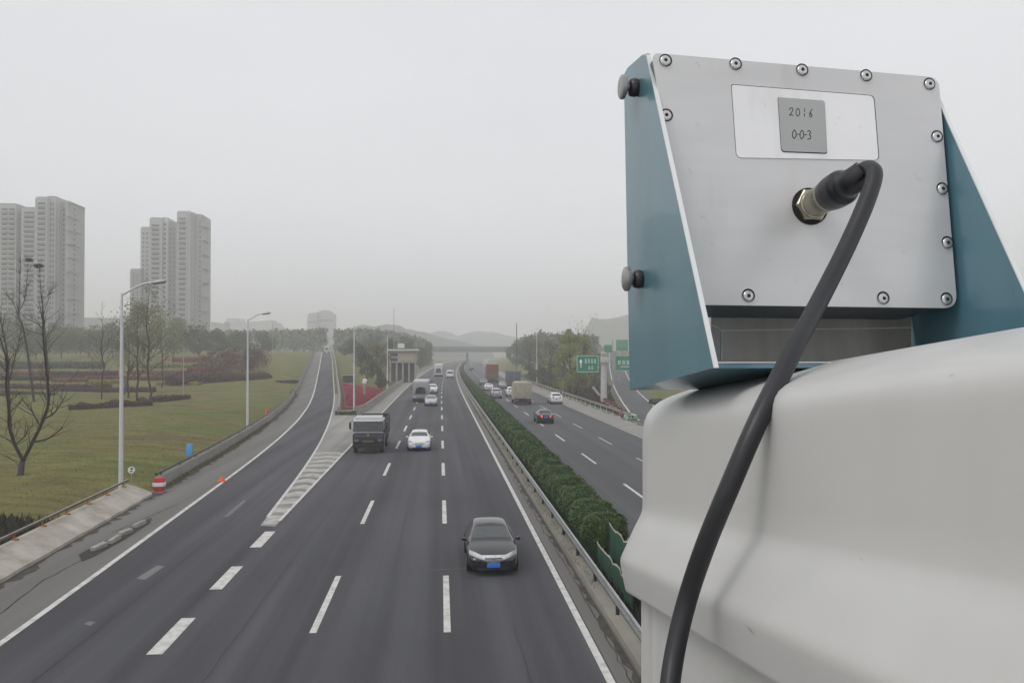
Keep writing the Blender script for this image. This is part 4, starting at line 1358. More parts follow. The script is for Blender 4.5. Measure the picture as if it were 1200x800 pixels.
# blue sign
p = hit(222, 543); d = p.y
bs = thing('blue_sign', p, 'small plain blue board on a short post on the grass', 'sign')
b = MB(); b.tube([p, p + Vector((0, 0, .6))], .03, 8); b.build('post', M_DARKST, bs, smooth=40)
b = MB(); b.box(p + Vector((-.02, -.03, .98)), (.42, .03, .86), bevel=.01, tilt=(0, R(5), 0)); b.build('board', M_BLUE, bs, smooth=30)
# red-orange tag
p = hit(312.5, 487)
rs = thing('red_marker', p, 'small red and orange upright marker on the grass bank beside the slip road', 'marker')
b = MB(); b.box(p + Vector((0, 0, .45)), (.42, .14, .78), bevel=.1); b.build('board', M_CONE, rs, smooth=40)
b = MB(); b.box(p + Vector((.12, -.02, .45)), (.2, .15, .62), bevel=.07); b.build('stripe', M_RED, rs, smooth=40)
b = MB(); b.tube([p - Vector((0, 0, .1)), p + Vector((0, 0, .2))], .03, 8); b.build('post', M_DARKST, rs)
# left guardrail up the slip road
gl = thing('guardrail', (RL(60) - 3.1, 60, 0), 'guardrail with a dark top edge following the outer edge of the slip road', 'guardrail')
ys = [y for y in YR if 50 <= y <= 520]
b = MB(); rows = []
for y in ys:
    x = RL(y) - 3.05; z = ZR(y)
    rows.append([(x + .1, y, z - .02), (x + .06, y, z + .62), (x - .16, y, z + .66), (x - .18, y, z - .02)])
b.grid(rows); b.face(rows[0]); b.build('kerb_wall', M_CONCP, gl, smooth=20)
b = MB(); b.tube([(RL(y) - 3.16, y, ZR(y) + .82) for y in ys], .07, 8); b.build('top_rail', M_DARKST, gl, smooth=40)
pp = None
for i in range(80):
    y = 51 + i * 4.2
    if pp is None:
        b = MB(); b.tube([(0, 0, 0), (0, 0, .2)], .05, 8); pp = b.build('post', M_RUST, gl, smooth=40, local=True); o = pp
    else: o = pp.copy(); COL.objects.link(o); o.parent = gl
    o.location = Vector((RL(y) - 3.16, y, ZR(y) + .64)) - gl.location
# the V of barriers round the wedge between slip road and lanes
def barrier(name, pts, label, h=.92):
    b = MB(); rows = []
    for i, p in enumerate(pts):
        a = Vector(pts[max(i - 1, 0)]); c = Vector(pts[min(i + 1, len(pts) - 1)])
        d = c - a; d.z = 0; d.normalize(); nn = Vector((d.y, -d.x, 0)); p = Vector(p)
        rows.append([p + nn * .26 - Vector((0, 0, .05)), p + nn * .22 + Vector((0, 0, .2)), p + nn * .12 + Vector((0, 0, .45)), p + nn * .10 + Vector((0, 0, h)), p - nn * .10 + Vector((0, 0, h)), p - nn * .12 + Vector((0, 0, .45)), p - nn * .26 - Vector((0, 0, .05))])
    b.grid(rows); b.face(rows[0]); b.face(rows[-1])
    o = b.build(name, M_CONCP, origin=pts[0], smooth=20)
    return tag(o, label, 'barrier', 'concrete barriers round the wedge')
barrier('concrete_barrier', [(-12.6, 107.3, 0)] + [(RR(y) + .9, y, ZR(y)) for y in YR if 112 < y < 420], 'concrete barrier curving up along the inner edge of the slip road')
barrier('concrete_barrier', [(-10.6, 107.4, 0)] + [(-9.75 + cx(y), y, 0) for y in YR if 110 < y < 520], 'straight concrete barrier on the left of the oncoming lanes')
b = MB(); rows = []
for i in range(9):
    a = math.pi * i / 8
    c = Vector((-11.6 + 1.1 * math.cos(a), 107.3 - .9 * math.sin(a), 0))
    rows.append([c + Vector((0, 0, -.05)), c + Vector((0, 0, .5)), c * 1 + Vector((0, .18, .52)), c + Vector((0, .2, -.05))])
b.grid(rows); tag(b.build('barrier_nose', M_CONCD, origin=(-11.6, 107, 0), smooth=30), 'rounded low concrete nose joining the two barriers', 'barrier')
rng = random.Random(12)
ground_cover('weeds', lambda r: (r.uniform(-12.8, -10.4), r.uniform(105.8, 107.2)), 700, .5, M_LEAFD, 4, 'dark weeds at the foot of the barrier nose', zf=lambda x, y: 0)
ground_cover('grass_tufts', lambda r: ((lambda y, o: (RL(y) - 3.3 - o, y))(r.uniform(24, 120), 26 * r.random() ** 1.6)), 26000, .10, mat('grass_blades', (.150, .150, .052), .9, col2=(.115, .118, .040), island=True), 6, 'rough olive grass tufts behind the parapet and rail')
ground_cover('scrub', lambda r: (RL(30) - 4.2 - r.random() * 6, r.uniform(24, 40)), 5000, .45, mat('dead_scrub', (.06, .055, .03), .95, col2=(.022, .022, .012), island=True), 7, 'dark scrub behind the parapet wall at the left edge')
ground_cover('scrub', lambda r: ((lambda y: (RL(y) - 3.0 + r.uniform(0, .5), y))(r.uniform(50, 95))), 3500, .22, M_LEAFO, 17, 'weeds along the foot of the slip road guardrail')
# broken kerb stones and the hole
b = MB(); q = []
for px, py in [(92, 640), (112, 630), (140, 618), (162, 605), (178, 600), (176, 606), (150, 622), (112, 642), (96, 648)]:
    v = at(px, py, 7750 / (py - 412)); q.append((v.x, v.y, .008))
b.face(q); tag(b.build('hole', mat('dark_hole', (.035, .032, .028), .95, var=.4, scale=3), None), 'dark broken strip of paving in front of the parapet wall', kind='structure')
for i, (px, py, L, a) in enumerate([(116, 634, .62, .5), (134, 626, .66, .42), (147, 618, .5, .6), (163, 609, .62, .35)]):
    v = at(px, py, 7750 / (py - 412))
    b = MB(); b.box((0, 0, .07), (.22, L * 1.3, .2), bevel=.03, tilt=(.08, .12 * (-1) ** i, 0))
    o = b.build('kerb_stone', M_CONC, None, smooth=30)
    o.location = (v.x, v.y, .008)
    o.rotation_euler = (0, 0, -.25 + .2 * math.sin(i * 2.1))
    tag(o, ['broken pale kerb stone nearest the viewer in the hole beside the wall', 'second loose kerb stone from the near end of the hole', 'short tilted kerb stone, third along the hole', 'loose kerb stone at the far end of the hole beside the wall'][i], 'kerb stone', 'loose kerb stones in the broken paving')

# ================================================================ lamps and poles
def lamp(px, pyb, pyt, y, label, arm=None, name='street_lamp', r0=.13, r1=.07, m=None):
    x = xat(px, y); zb = (gz(x, y) if pyb is None else max(gz(x, y), 0)); zt = zat(pyt, y, px)
    base = Vector((x, y, zb))
    t = thing(name, base, label, 'street lamp' if arm else 'pole', 'street lamps and poles along the roads')
    b = MB(); b.tube([base + Vector((0, 0, -.1)), Vector((x, y, zt - .6)), Vector((x, y, zt))], [r0, r1, r1 * .8], 12); b.build('pole', m or M_WHITEP, t, smooth=40)
    b = MB(); b.disc(base, (0, 0, 1), r0 * 2.2, .06, 14); b.build('base_flange', M_GALV, t, smooth=40)
    if arm:
        (ax, ay) = arm
        end = at(ax, ay, y - .3)
        d = end - Vector((x, y, zt))
        mid = Vector((x, y, zt)) + d * .6 + Vector((0, 0, d.z * .12 + .05))
        b = MB(); b.tube(smooth_path([Vector((x, y, zt - .12)), mid, end], 6), [r1 * .75] * 13, 10); b.build('arm', m or M_WHITEP, t, smooth=40)
        dn = (end - mid).normalized()
        b = MB(); b.tube([end - dn * .25, end - dn * .1, end + dn * .45, end + dn * .6], [.05, .11, .12, .05], 12)
        b.build('lamp_head', M_GALV, t, smooth=40)
    return t
lamp(142.5, 573, 343, 47.5, 'tall white street lamp with a curved arm behind the parapet wall, nearest of the lamps', arm=(182, 331))
lamp(290.3, 505, 374, 84, 'white street lamp beside the slip road left of the red marker', arm=(310, 367.5))
lamp(415, 480, 381, 112, 'white pole standing in the point of the wedge between the barriers')
lamp(454, 453, 392, 172, 'white pole on the barrier left of the oncoming lanes, before the beige building')
lamp(461.5, 440, 360, 250, 'thin grey pole rising above the trees behind the beige building', r0=.1, m=M_GALV)
lamp(629, 450, 389, 202, 'tall pale pole among the trees right of the far carriageway', r0=.13)
lamp(605.5, 430, 378, 300, 'thin dark mast standing far off at the right of the road', r0=.16, r1=.13, m=M_DARKST, name='mast')
lamp(659.5, 464, 446, 150, 'short pale post behind the right guardrail', r0=.1)
lamp(319.5, 414, 379, 300, 'grey pole far up the bank left of the slip road', r0=.13, m=M_GALV)
lamp(215, 466, 405, 140, 'grey post standing among the flower beds', r0=.12, m=M_GALV, name='post_mast')
lamp(718, 466, 398, 175, 'green topped pole beside the exit ramp sign', r0=.16, r1=.12, m=M_GALV)

# ================================================================ signs on the right
sx, sy = xat(707.5, 125), 125.0
t = thing('road_sign', (sx, sy, 0), 'green direction sign held out from a thick white column with cameras on top', 'road sign')
b = MB(); b.tube([(sx, sy, -.2), (sx, sy, zat(415, sy, 707))], [.50, .42], 16); b.disc((sx, sy, 0), (0, 0, 1), .8, .15, 16); b.build('column', mat('column_paint', (.50, .50, .50), .5, 0, .2, 1.5), t, smooth=40)
b = MB(); b.box((sx + .1, sy - .25, zat(422, sy, 707)), (1.3, .9, .8), bevel=.08); b.box((sx - .1, sy - .3, zat(414, sy, 707)), (.7, .8, .45), bevel=.12); cb = b.build('camera_head', mat('column_paint', (.5, .5, .5)), t, smooth=40)
z1, z0 = zat(416.5, sy, 690), zat(436, sy, 690); xa, xb = xat(675.5, sy), xat(701, sy)
b = MB(); b.tube([(sx, sy - .1, lerp(z0, z1, .7)), (xa + .3, sy - .1, lerp(z0, z1, .7))], .09, 8); b.tube([(sx, sy - .1, lerp(z0, z1, .3)), (xa + .3, sy - .1, lerp(z0, z1, .3))], .09, 8); b.build('arm', M_GALV, t, smooth=40)
def board(cx_, cy_, z0, z1, xa, xb, parent, rnd=.25):
    pts = rounded([Vector((xa, cy_, z0)), Vector((xb, cy_, z0)), Vector((xb, cy_, z1)), Vector((xa, cy_, z1))], [rnd] * 4)
    b = MB(); b.prism(pts, (0, .06, 0)); bd = b.build('board', M_GREENS, parent)
    c0 = Vector(((xa + xb) / 2, cy_, (z0 + z1) / 2)); b = MB(); n = len(pts)
    for i in range(n):
        p, q = pts[i], pts[(i + 1) % n]
        sh = lambda v: c0 + Vector(((v.x - c0.x) * (1 - .11 / ((xb - xa) / 2)), 0, (v.z - c0.z) * (1 - .11 / ((z1 - z0) / 2))))
        f = Vector((0, -.006, 0))
        b.face([p + f, q + f, sh(q) + f, sh(p) + f])
    b.build('border', mat('pale_green_border', (.35, .58, .46), .5), bd)
    return bd
def glyphs(bm, x, z, w_, h, y, seed):
    """one blurred character: a few bars of a square sign"""
    rng = random.Random(seed)
    for q in (.1, .5, .9):
        ww = w_ * rng.uniform(.6, .95)
        bm.box((x + w_ / 2, y, z + h * q), (ww, .01, h * .12))
    for q in (.28, .72):
        hh = h * rng.uniform(.5, .95)
        bm.box((x + w_ * q, y - .002, z + h * .5), (w_ * .12, .01, hh))
bd = board(0, sy - .25, z0, z1, xa, xb, t)
W_, H_ = xb - xa, z1 - z0
b = MB(); yy = sy - .265
b.tube([(xa + W_ * .19, yy, z0 + H_ * .42), (xa + W_ * .19, yy, z0 + H_ * .60)], .13, 8)
b.tube([(xa + W_ * .19, yy, z0 + H_ * .58), (xa + W_ * .19, yy, z0 + H_ * .76)], [.26, .10], 10)
b.disc((xa + W_ * .20, yy + .01, z0 + H_ * .34), (0, -1, 0), .13, .02, 10)
for k in range(4): glyphs(b, xa + W_ * (.36 + .14 * k), z0 + H_ * .54, W_ * .115, H_ * .26, yy, 20 + k)
for k in range(2): glyphs(b, xa + W_ * (.52 + .14 * k), z0 + H_ * .16, W_ * .115, H_ * .22, yy, 30 + k)
b.build('lettering', M_WHITE, bd)
# second sign over the exit
sy2 = 190.0
xa, xb = xat(720.5, sy2), xat(752, sy2); z1, z0 = zat(416.5, sy2, 730), zat(434.5, sy2, 730)
t = thing('road_sign', (xat(722, sy2), sy2, gz(xat(722, sy2), sy2)), 'green direction sign over the exit ramp, half hidden by the teal bracket', 'road sign')
for xx in (xa + .9, xb - .9):
    b = MB(); b.tube([(xx, sy2 + .2, gz(xx, sy2) - .1), (xx, sy2 + .2, z1 + .4)], .14, 10); b.build('post', M_GALV, t, smooth=40)
bd = board(0, sy2, z0, z1, xa, xb, t, .15)
b = MB(); yy = sy2 - .012
for k in range(4): glyphs(b, xa + .6 + 1.0 * k, lerp(z0, z1, .42), .8, (z1 - z0) * .26, yy, 50 + k)
b.build('lettering', M_WHITE, bd)
b = MB(); b.box((xa + 3.0, sy2 - .02, lerp(z0, z1, .28)), (3.4, .012, .22)); b.build('white_bar', mat('pale_sign_strip', (.5, .58, .52), .5), bd)
# green gantry sign farther along the exit ramp
def far_board(px0, px1, py0, py1, y, label):
    xa, xb, z1, z0 = xat(px0, y), xat(px1, y), zat(py0, y, px0), zat(py1, y, px0)
    t = thing('road_sign', ((xa + xb) / 2, y, gz((xa + xb) / 2, y)), label, 'road sign')
    b = MB(); b.box(((xa + xb) / 2, y, (z0 + z1) / 2), (xb - xa, .15, z1 - z0), bevel=.03); b.build('board', M_GREENS, t, smooth=30)
    for xx in (xa + .4, xb - .4):
        b = MB(); b.tube([(xx, y + .2, gz(xx, y) - .1), (xx, y + .2, z1)], .15, 8); b.build('post', M_GALV, t, smooth=40)
far_board(708, 717, 404, 413, 260, 'small green board far up the exit ramp, left of the pole')
far_board(722, 736, 398, 411, 330, 'distant pale green gantry board high on the exit ramp')
# dark blue chevron board
p = hit(713, 463); t = thing('chevron_board', p, 'small dark blue tilted board at the left edge of the exit ramp', 'sign')
b = MB(); b.tube([p, p + Vector((0, 0, 1.1))], .05, 8); b.build('post', M_GALV, t)
b = MB(); b.box(p + Vector((0, -.05, 1.35)), (1.0, .05, .85), tilt=(0, R(25), 0)); b.build('board', mat('navy_sign', (.02, .035, .06), .5), t)
# pale leaning board
p = hit(700, 466); t = thing('leaning_board', p, 'pale board leaning on the dark bank left of the sign column', 'board')
b = MB(); b.prism([p + Vector((.5, 0, .0)), p + Vector((.7, 0, .3)), p + Vector((-.6, 0, 2.0)), p + Vector((-.9, 0, 1.7))], (0, .08, 0)); b.build('panel', mat('weathered_board', (.42, .40, .36), .8), t)
b = MB(); b.tube([p + Vector((.1, .3, -.1)), p + Vector((-.1, .1, 1.0))], .05, 8); b.build('prop', M_GALV, t)
# crash drum with striped barrels
d = 96.5; x = xat(738.5, d)
t = thing('crash_cushion', (x, d, 0), 'low green and white round crash cushion at the nose of the exit', 'crash cushion')
b = MB(); b.tube([(x, d, 0), (x, d, .12), (x, d, .5), (x, d, .62)], [.72, .78, .74, .5], 24); b.build('drum', mat('pale_green_plastic', (.36, .52, .42), .5, var=.25, scale=4), t, smooth=40)
b = MB(); b.tube([(x, d, .0), (x, d, .10)], .80, 24); b.build('base_ring', mat('dark_green_plastic', (.03, .11, .06), .6), t, smooth=40)
b = MB(); b.box((x + .1, d - .76, .36), (.16, .06, .34), bevel=.02); b.box((x - .25, d - .72, .36), (.3, .06, .12), bevel=.02); b.build('reflector', M_INK, t)
for i in range(6):
    d = 99 + i * 4.6; x = lerp(xat(731, 99), xat(706, 124), i / 5)
    z = gz(x, d)
    t = thing('warning_barrel', (x, d, z), ['red and white barrel nearest the crash cushion', 'second red and white barrel from the crash cushion', 'third red and white barrel in the row at the exit nose', 'fourth red and white barrel in the row at the exit nose', 'fifth red and white barrel, next to last before the sign column', 'red and white barrel closest to the sign column'][i], 'barrel', 'red and white barrels at the exit nose')
    b = MB(); b.tube([(x, d, z), (x, d, z + 1.0), (x, d, z + 1.05)], [.40, .34, .2], 16); b.build('body', mat('maroon_plastic', (.15, .022, .03), .6), t, smooth=40)
    b = MB(); b.tube([(x, d, z + .55), (x, d, z + .72)], [.376, .366], 16); b.build('white_band', M_CONC, t, smooth=40)
# little sign in the far median
y = 330.0; x = xat(552.5, y); t = thing('median_sign', (x, y, .05), 'dark small sign on a thin post beyond the hedge', 'sign')
b = MB(); b.tube([(x, y, 0), (x, y, zat(433, y))], .14, 8); b.build('post', M_DARKST, t)
b = MB(); b.box((x, y - .1, zat(432.5, y)), (1.8, .1, .75), tilt=(0, R(-12), 0)); b.box((x + .1, y - .1, zat(438, y)), (1.0, .1, .5), tilt=(0, R(-12), 0)); b.build('board', M_DARKST, t)

# ================================================================ far bridge and buildings
t = thing('road_bridge', (cx(520), 520, 0), 'grey green overbridge crossing the whole road in the haze', 'bridge')
yb = 520.0
M_BRG = mat('bridge_concrete', (.16, .19, .175), .8, 0, .2, .5)
x0, x1 = xat(503, yb), xat(640, yb)
zt_, zb_ = zat(406.5, yb), zat(413.2, yb)
b = MB(); b.box(((x0 + x1) / 2 + 10, yb, (zt_ + zb_) / 2), (x1 - x0 + 50, 9, zt_ - zb_ - .9), bevel=.1); b.build('deck', M_BRG, t)
b = MB(); b.box(((x0 + x1) / 2 + 10, yb - 4.4, zt_ - .1), (x1 - x0 + 50, .25, .9)); b.build('parapet', mat('bridge_rail', (.22, .26, .24), .7), t)
for px in (505, 547.5, 603):
    xx = xat(px, yb); b = MB(); b.box((xx, yb, (zb_ - .4) / 2), (1.3, 6, zb_ + .4), bevel=.05); b.build('pier', M_BRG, t)
for px0, px1 in ((488, 504), (604, 640)):
    xa, xb = xat(px0, yb), xat(px1, yb); b = MB(); b.prism([(xa, yb - 4, -.2), (xb, yb - 4, -.2), (xb if px0 < 500 else xb, yb - 4, zb_ + .3), (xa, yb - 4, zb_ + .3)], (0, 8, 0)); b.build('abutment', M_BRG, t)
# beige roadside building left of the lanes
yb = 215.0
x0, x1 = xat(456, yb), xat(488, yb)
t = thing('roadside_building', ((x0 + x1) / 2, yb, 0), 'beige two storey building with a flat white roof beside the oncoming lanes', 'building')
zt_ = zat(411, yb); zm = zat(425, yb); zb_ = gz((x0 + x1) / 2, yb) - .2
b = MB(); b.box(((x0 + x1) / 2, yb + 5, (zt_ + zm) / 2), (x1 - x0, 10, zt_ - zm), bevel=.03); b.build('upper_storey', mat('beige_render', (.36, .335, .29), .8, 0, .15, .6), t)
b = MB(); b.box(((x0 + x1) / 2, yb + 4.9, zt_ + .2), (x1 - x0 + .9, 11, .45), bevel=.05); b.build('roof', mat('white_roof', (.62, .62, .60), .6), t)
b = MB(); b.box(((x0 + x1) / 2 - .5, yb + 2, zt_ + 1.3), (1.6, .2, 1.1)); b.build('roof_sign', mat('white_roof', (.62, .62, .6)), t)
b = MB(); b.box(((x0 + x1) / 2, yb + 6.5, (zm + zb_) / 2), (x1 - x0 - .6, 6.5, zm - zb_ - .02)); b.build('ground_storey', mat('dark_shopfront', (.06, .07, .065), .6, 0, .3, 1), t)
for k in range(5):
    xx = lerp(x0 + .3, x1 - .3, k / 4); b = MB(); b.box((xx, yb + .4, (zm + zb_) / 2), (.4, .4, zm - zb_ - .02)); b.build('column', mat('beige_render', (.36, .335, .29)), t)
for k in range(2):
    b = MB(); b.box((x0 + 1.2, yb - .012, lerp(zm, zt_, .28 + .4 * k)), (1.8, .03, .8)); b.build('window', M_GLASS, t)
b = MB(); b.box((lerp(x0, x1, .62), yb - .012, lerp(zm, zt_, .5)), ((x1 - x0) * .6, .03, (zt_ - zm) * .55)); b.build('sign_panel', mat('blank_beige_sign', (.42, .38, .32), .8), t)

# residential towers
M_TW = mat('tower_render', (.44, .44, .445), .85, 0, .10, .05)
M_TW2 = mat('tower_render_dark', (.345, .34, .34), .85, 0, .10, .05)
M_TWL = mat('tower_render_light', (.62, .62, .63), .85, 0, .08, .05)
M_WIN = mat('dull_window', (.015, .018, .023), .3, 0, .3, .3)
M_RAIL = mat('balcony_slab', (.42, .42, .42), .8, 0, .1, .2)
def tower(y, slabs, wins, nfl, label, base_py, rz=0.0, balc=(), fine=()):
    xs = [xat(a, y) for a, *_ in slabs] + [xat(b_, y) for _, b_, *_ in slabs]
    xm = sum(xs) / len(xs); zb = gz(xm, y) - 1
    t = thing('apartment_tower', (xm, y, zb), label, 'apartment tower', 'apartment towers')
    tops = {}
    for (pa, pb, ptop, dy, dep, m) in slabs:
        yy = y + dy
        xa, xb, zt_ = xat(pa, yy), xat(pb, yy + (dep if pb in (95.5, 246.5) else 0)), zat(ptop, yy, pa)
        b = MB(); b.box(((xa + xb) / 2, yy + dep / 2, (zt_ + zb) / 2), (xb - xa, dep, zt_ - zb)); 
        wl_ = b.build('wall', m, t)
        b = MB(); b.box(((xa + xb) / 2, yy + dep / 2, zt_ + .35), (xb - xa - .8, dep - .8, .7)); b.build('roof', M_TW2, t)
    tot = 0
    for (pa, pb, ptop, dy, ncol, f0) in wins:
        yy = y + dy
        xa, xb, zt_ = xat(pa, yy), xat(pb, yy), zat(ptop, yy, pa)
        proto = None
        fh = (zt_ - zb - 3) / nfl
        cw = (xb - xa) / ncol
        for k in range(f0, nfl):
            for c in range(ncol):
                if tot >= 100: break
                z = zb + 3 + fh * k
                if proto is None:
                    b = MB(); b.box((0, -.03, fh * .55), (cw * .80, .10, fh * .50)); b.box((0, -.45, fh * .12), (cw * .94, .9, .16), m=1); b.box((0, -.86, fh * .26), (cw * .94, .06, fh * .20), m=1)
                    proto = b.build('window', [M_WIN, M_RAIL], t, local=True); o = proto
                else: o = proto.copy(); COL.objects.link(o); o.parent = t
                o.location = Vector((xa + cw * (c + .5), yy - .02, z)) - t.location; tot += 1
    # the many small windows too fine to tell apart
    b = MB()
    for (pa, pb, ptop, dy, ncol, wfrac) in fine:
        yy = y + dy; xa, xb, zt_ = xat(pa, yy), xat(pb, yy), zat(ptop, yy, pa)
        fh = (zt_ - zb - 3) / nfl; cw = (xb - xa) / ncol
        for k in range(2, nfl):
            for c in range(ncol):
                if wfrac > 1.5: continue
                b.box((xa + cw * (c + .5), yy - .06, zb + 3 + fh * (k + .5)), (cw * wfrac, .12, fh * .45))
    if b.v: tag(b.build('small_windows', M_WIN, t), kind='stuff')
    for (px, dy, n, z0p, z1p) in balc:
        yy = y + dy; x = xat(px, yy + 16); proto = None
        for k in range(n):
            z = lerp(zat(z1p, yy, px), zat(z0p, yy, px), k / (n - 1))
            if proto is None:
                b = MB(); b.box((.6, 0, 0), (1.3, 14, 2.2)); proto = b.build('balcony', M_TW2, t, local=True); o = proto
            else: o = proto.copy(); COL.objects.link(o); o.parent = t
            o.location = Vector((x, yy + 4, z)) - t.location
tower(430, [(-42, 18, 239, 4, 18, M_TW), (17, 24, 245, 8, 14, M_TWL), (24, 41, 244, 5, 16, M_TW), (40, 54, 232, 0, 20, M_TW), (53.5, 64, 231, 3, 18, M_TW), (64, 68, 238, 6, 14, M_TWL), (67.5, 79, 238, 8, 16, M_TW2), (78.5, 95.5, 237, 4, 20, M_TW2)],
      [(0, 17, 243, 4, 2, 5), (26, 40, 247, 5, 1, 3), (42, 53, 236, 0, 1, 3)], 28, 'grey apartment tower at the left edge with rows of dark balconies', 395, balc=[(95.4, 6, 9, 252, 380)], fine=[(17.5, 24, 248, 8, 2, .5), (54, 63, 236, 3, 3, .4), (70, 78, 243, 8, 1, .22), (81, 92, 243, 4, 1, .14)])
tower(520, [(152, 164, 316, 0, 16, M_TW2), (164, 175, 267, 6, 16, M_TW), (174.5, 189, 256, 2, 18, M_TW), (188.5, 196, 256, 6, 15, M_TWL), (195.5, 207, 261, 10, 14, M_TW2), (206.5, 219, 248.5, 0, 20, M_TW), (218.5, 221.5, 248, 2, 18, M_TWL), (221, 227, 250, 4, 18, M_TW2), (226.5, 246.5, 252, 6, 20, M_TW2)],
      [(176, 187, 262, 2, 1, 4), (208, 218, 254, 0, 1, 2)], 26, 'grey apartment tower farther right with stepped roofs, behind the bare trees', 400, balc=[(246.3, 9, 9, 264, 395)], fine=[(154, 163, 320, 0, 2, .35), (165, 174, 271, 6, 2, .35), (189, 195.5, 260, 6, 1, .4), (197, 206, 266, 10, 2, .3), (228, 240, 257, 6, 1, .14)])
def block(pts, y, dep, label, m, wrow=0, name='distant_building'):
    xs = [xat(p[0], y) for p in pts]; zs = [zat(p[1], y, p[0]) for p in pts]
    zb = gz(sum(xs) / len(xs), y) - 1
    t = thing(name, (sum(xs) / len(xs), y, zb), label, 'building', 'buildings far off in the haze')
    b = MB(); b.prism([(xs[0], y, zb)] + [(x, y, z) for x, z in zip(xs, zs)] + [(xs[-1], y, zb)], (0, dep, 0)); b.build('wall', m, t)
    for k in range(wrow):
        z = lerp(zb + 6, max(zs) - 2, (k + .5) / wrow)
        n = 6
        for c in range(n):
            xa = lerp(xs[0], xs[-1], (c + .2) / n); xb = lerp(xs[0], xs[-1], (c + .8) / n)
            b = MB(); b.box(((xa + xb) / 2, y - .05, z), (xb - xa, .2, 2.0)); b.build('window', M_WIN, t)
    return t
block([(247, 377), (262, 379), (263, 377)], 760, 20, 'low hazy building just right of the second tower', M_TW, 1)
block([(265, 375), (265, 373), (280, 373), (280, 378), (318, 375), (318, 382)], 800, 25, 'wide flat pale building far behind the second street lamp', M_TWL, 1)
block([(318, 379), (325, 378), (330, 384)], 900, 20, 'small hazy block beside the wide flat building', M_TW, 1)
block([(360, 371), (362, 367), (371, 366), (371, 371)], 1000, 25, 'hazy tall block with a stepped top, left of the rounded one', M_TW, 2)
block([(371, 368), (374, 364.5), (379, 363), (386, 364), (391, 368)], 1010, 25, 'hazy rounded building far beyond the slip road crest', M_TW, 2)
block([(98, 372), (140, 373), (150, 374)], 700, 20, 'low hazy wall of building between the two apartment towers', M_TW2, 1)
block([(291, 399), (293, 396), (301, 396), (303, 399)], 420, 8, 'small white hut among the dark trees behind the second street lamp', M_WHITE, 0, 'small_hut')

# hills
def hill(y, prof, dep, label, m):
    b = MB(); rows = []
    n = 60
    f = curve_tab(prof)
    xs = [lerp(prof[0][0], prof[-1][0], i / n) for i in range(n + 1)]
    for q in (0, .25, .5, .75, 1.0, 1.4, 2.0):
        s_ = math.sin(min(q, 1) * math.pi / 2) if q <= 1 else max(0, 1 - (q - 1) * .9)
        rr_ = []
        for px in xs:
            yy = y - dep * (1 - q)
            X = xat(px, y); ztop = zat(f(px), y, px) + 2.2 * hnoise(px * .23, q * 3, y) + 1.2 * hnoise(px * .9, q * 7, y)
            rr_.append((X * (1 + (q - 1) * .0), yy, -1 + (ztop + 1) * s_))
        rows.append(rr_)
    b.grid(rows); return tag(b.build('hills', m, smooth=70), label, kind='structure')
M_HILL = mat('wooded_hill', (.045, .06, .035), .95, 0, col2=(.02, .03, .018), scale=.06, bump=1, bscale=.3)
hill(1750, [(455, 408), (480, 399), (500, 392), (515, 387.5), (528, 389.5), (536, 393), (548, 390), (560, 388), (575, 389), (600, 394), (640, 400), (690, 405)], 250, 'far double hill at the end of the road', M_HILL)
hill(1150, [(300, 404), (340, 398), (400, 388), (428, 380.5), (440, 382), (453, 380), (466, 381), (478, 386), (492, 388), (510, 393), (540, 400), (570, 407)], 200, 'wooded hill left of the road end', M_HILL)
hill(1250, [(640, 405), (672, 398), (688, 385), (692, 372.5), (706, 374), (722, 372), (736, 368.5), (780, 366), (900, 372), (1100, 395)], 200, 'flat topped hazy hill beside the teal bracket', M_HILL)

# ================================================================ trees and planting
def branch(b, p, d, L, r, depth, rng, tips, spread=.55, up=.15, n=4, kids=(2, 4), shrink=.68, wig=.16):
    pts = [p]; rad = [r]; dd = d.copy()
    for i in range(n):
        dd = (dd + Vector((rng.gauss(0, wig), rng.gauss(0, wig), rng.gauss(0, wig * .6) + up * .25))).normalized()
        pts.append(pts[-1] + dd * (L / n)); rad.append(r * (1 - .55 * (i + 1) / n))
    b.tube(pts, rad, 7 if r > .08 else (5 if r > .025 else 3), cap=False)
    if depth == 0:
        tips.append((pts[-1], dd)); tips.append((pts[len(pts) // 2], dd)); return
    for k in range(rng.randint(*kids)):
        t = rng.uniform(.35, 1.0) if k else 1.0
        i = min(n, max(1, int(round(t * n))))
        ax = Vector((rng.gauss(0, 1), rng.gauss(0, 1), rng.gauss(0, .4))).normalized()
        nd = (dd + ax * spread * rng.uniform(.6, 1.3) + Vector((0, 0, up))).normalized()
        branch(b, pts[i], nd, L * shrink * rng.uniform(.75, 1.15), rad[i] * rng.uniform(.6, .85), depth - 1, rng, tips, spread, up, max(2, n - 1), kids, shrink, wig)

def leaves_at(b, p, size, n, rad, rng, droop=0.0):
    for _ in range(n):
        q = p + Vector((rng.gauss(0, rad), rng.gauss(0, rad), rng.gauss(0, rad) - droop * rng.random()))
        u = Vector((rng.gauss(0, 1), rng.gauss(0, 1), rng.gauss(0, 1) - droop)).normalized()
        v = u.cross(Vector((rng.gauss(0, 1), rng.gauss(0, 1), rng.gauss(0, 1)))).normalized()
        s_ = size * rng.uniform(.6, 1.3)
        b.v += [tuple(q - u * s_), tuple(q + v * s_ * .5), tuple(q + u * s_), tuple(q - v * s_ * .5)]
        k = len(b.v) - 4; b.f.append((k, k + 1, k + 2, k + 3))

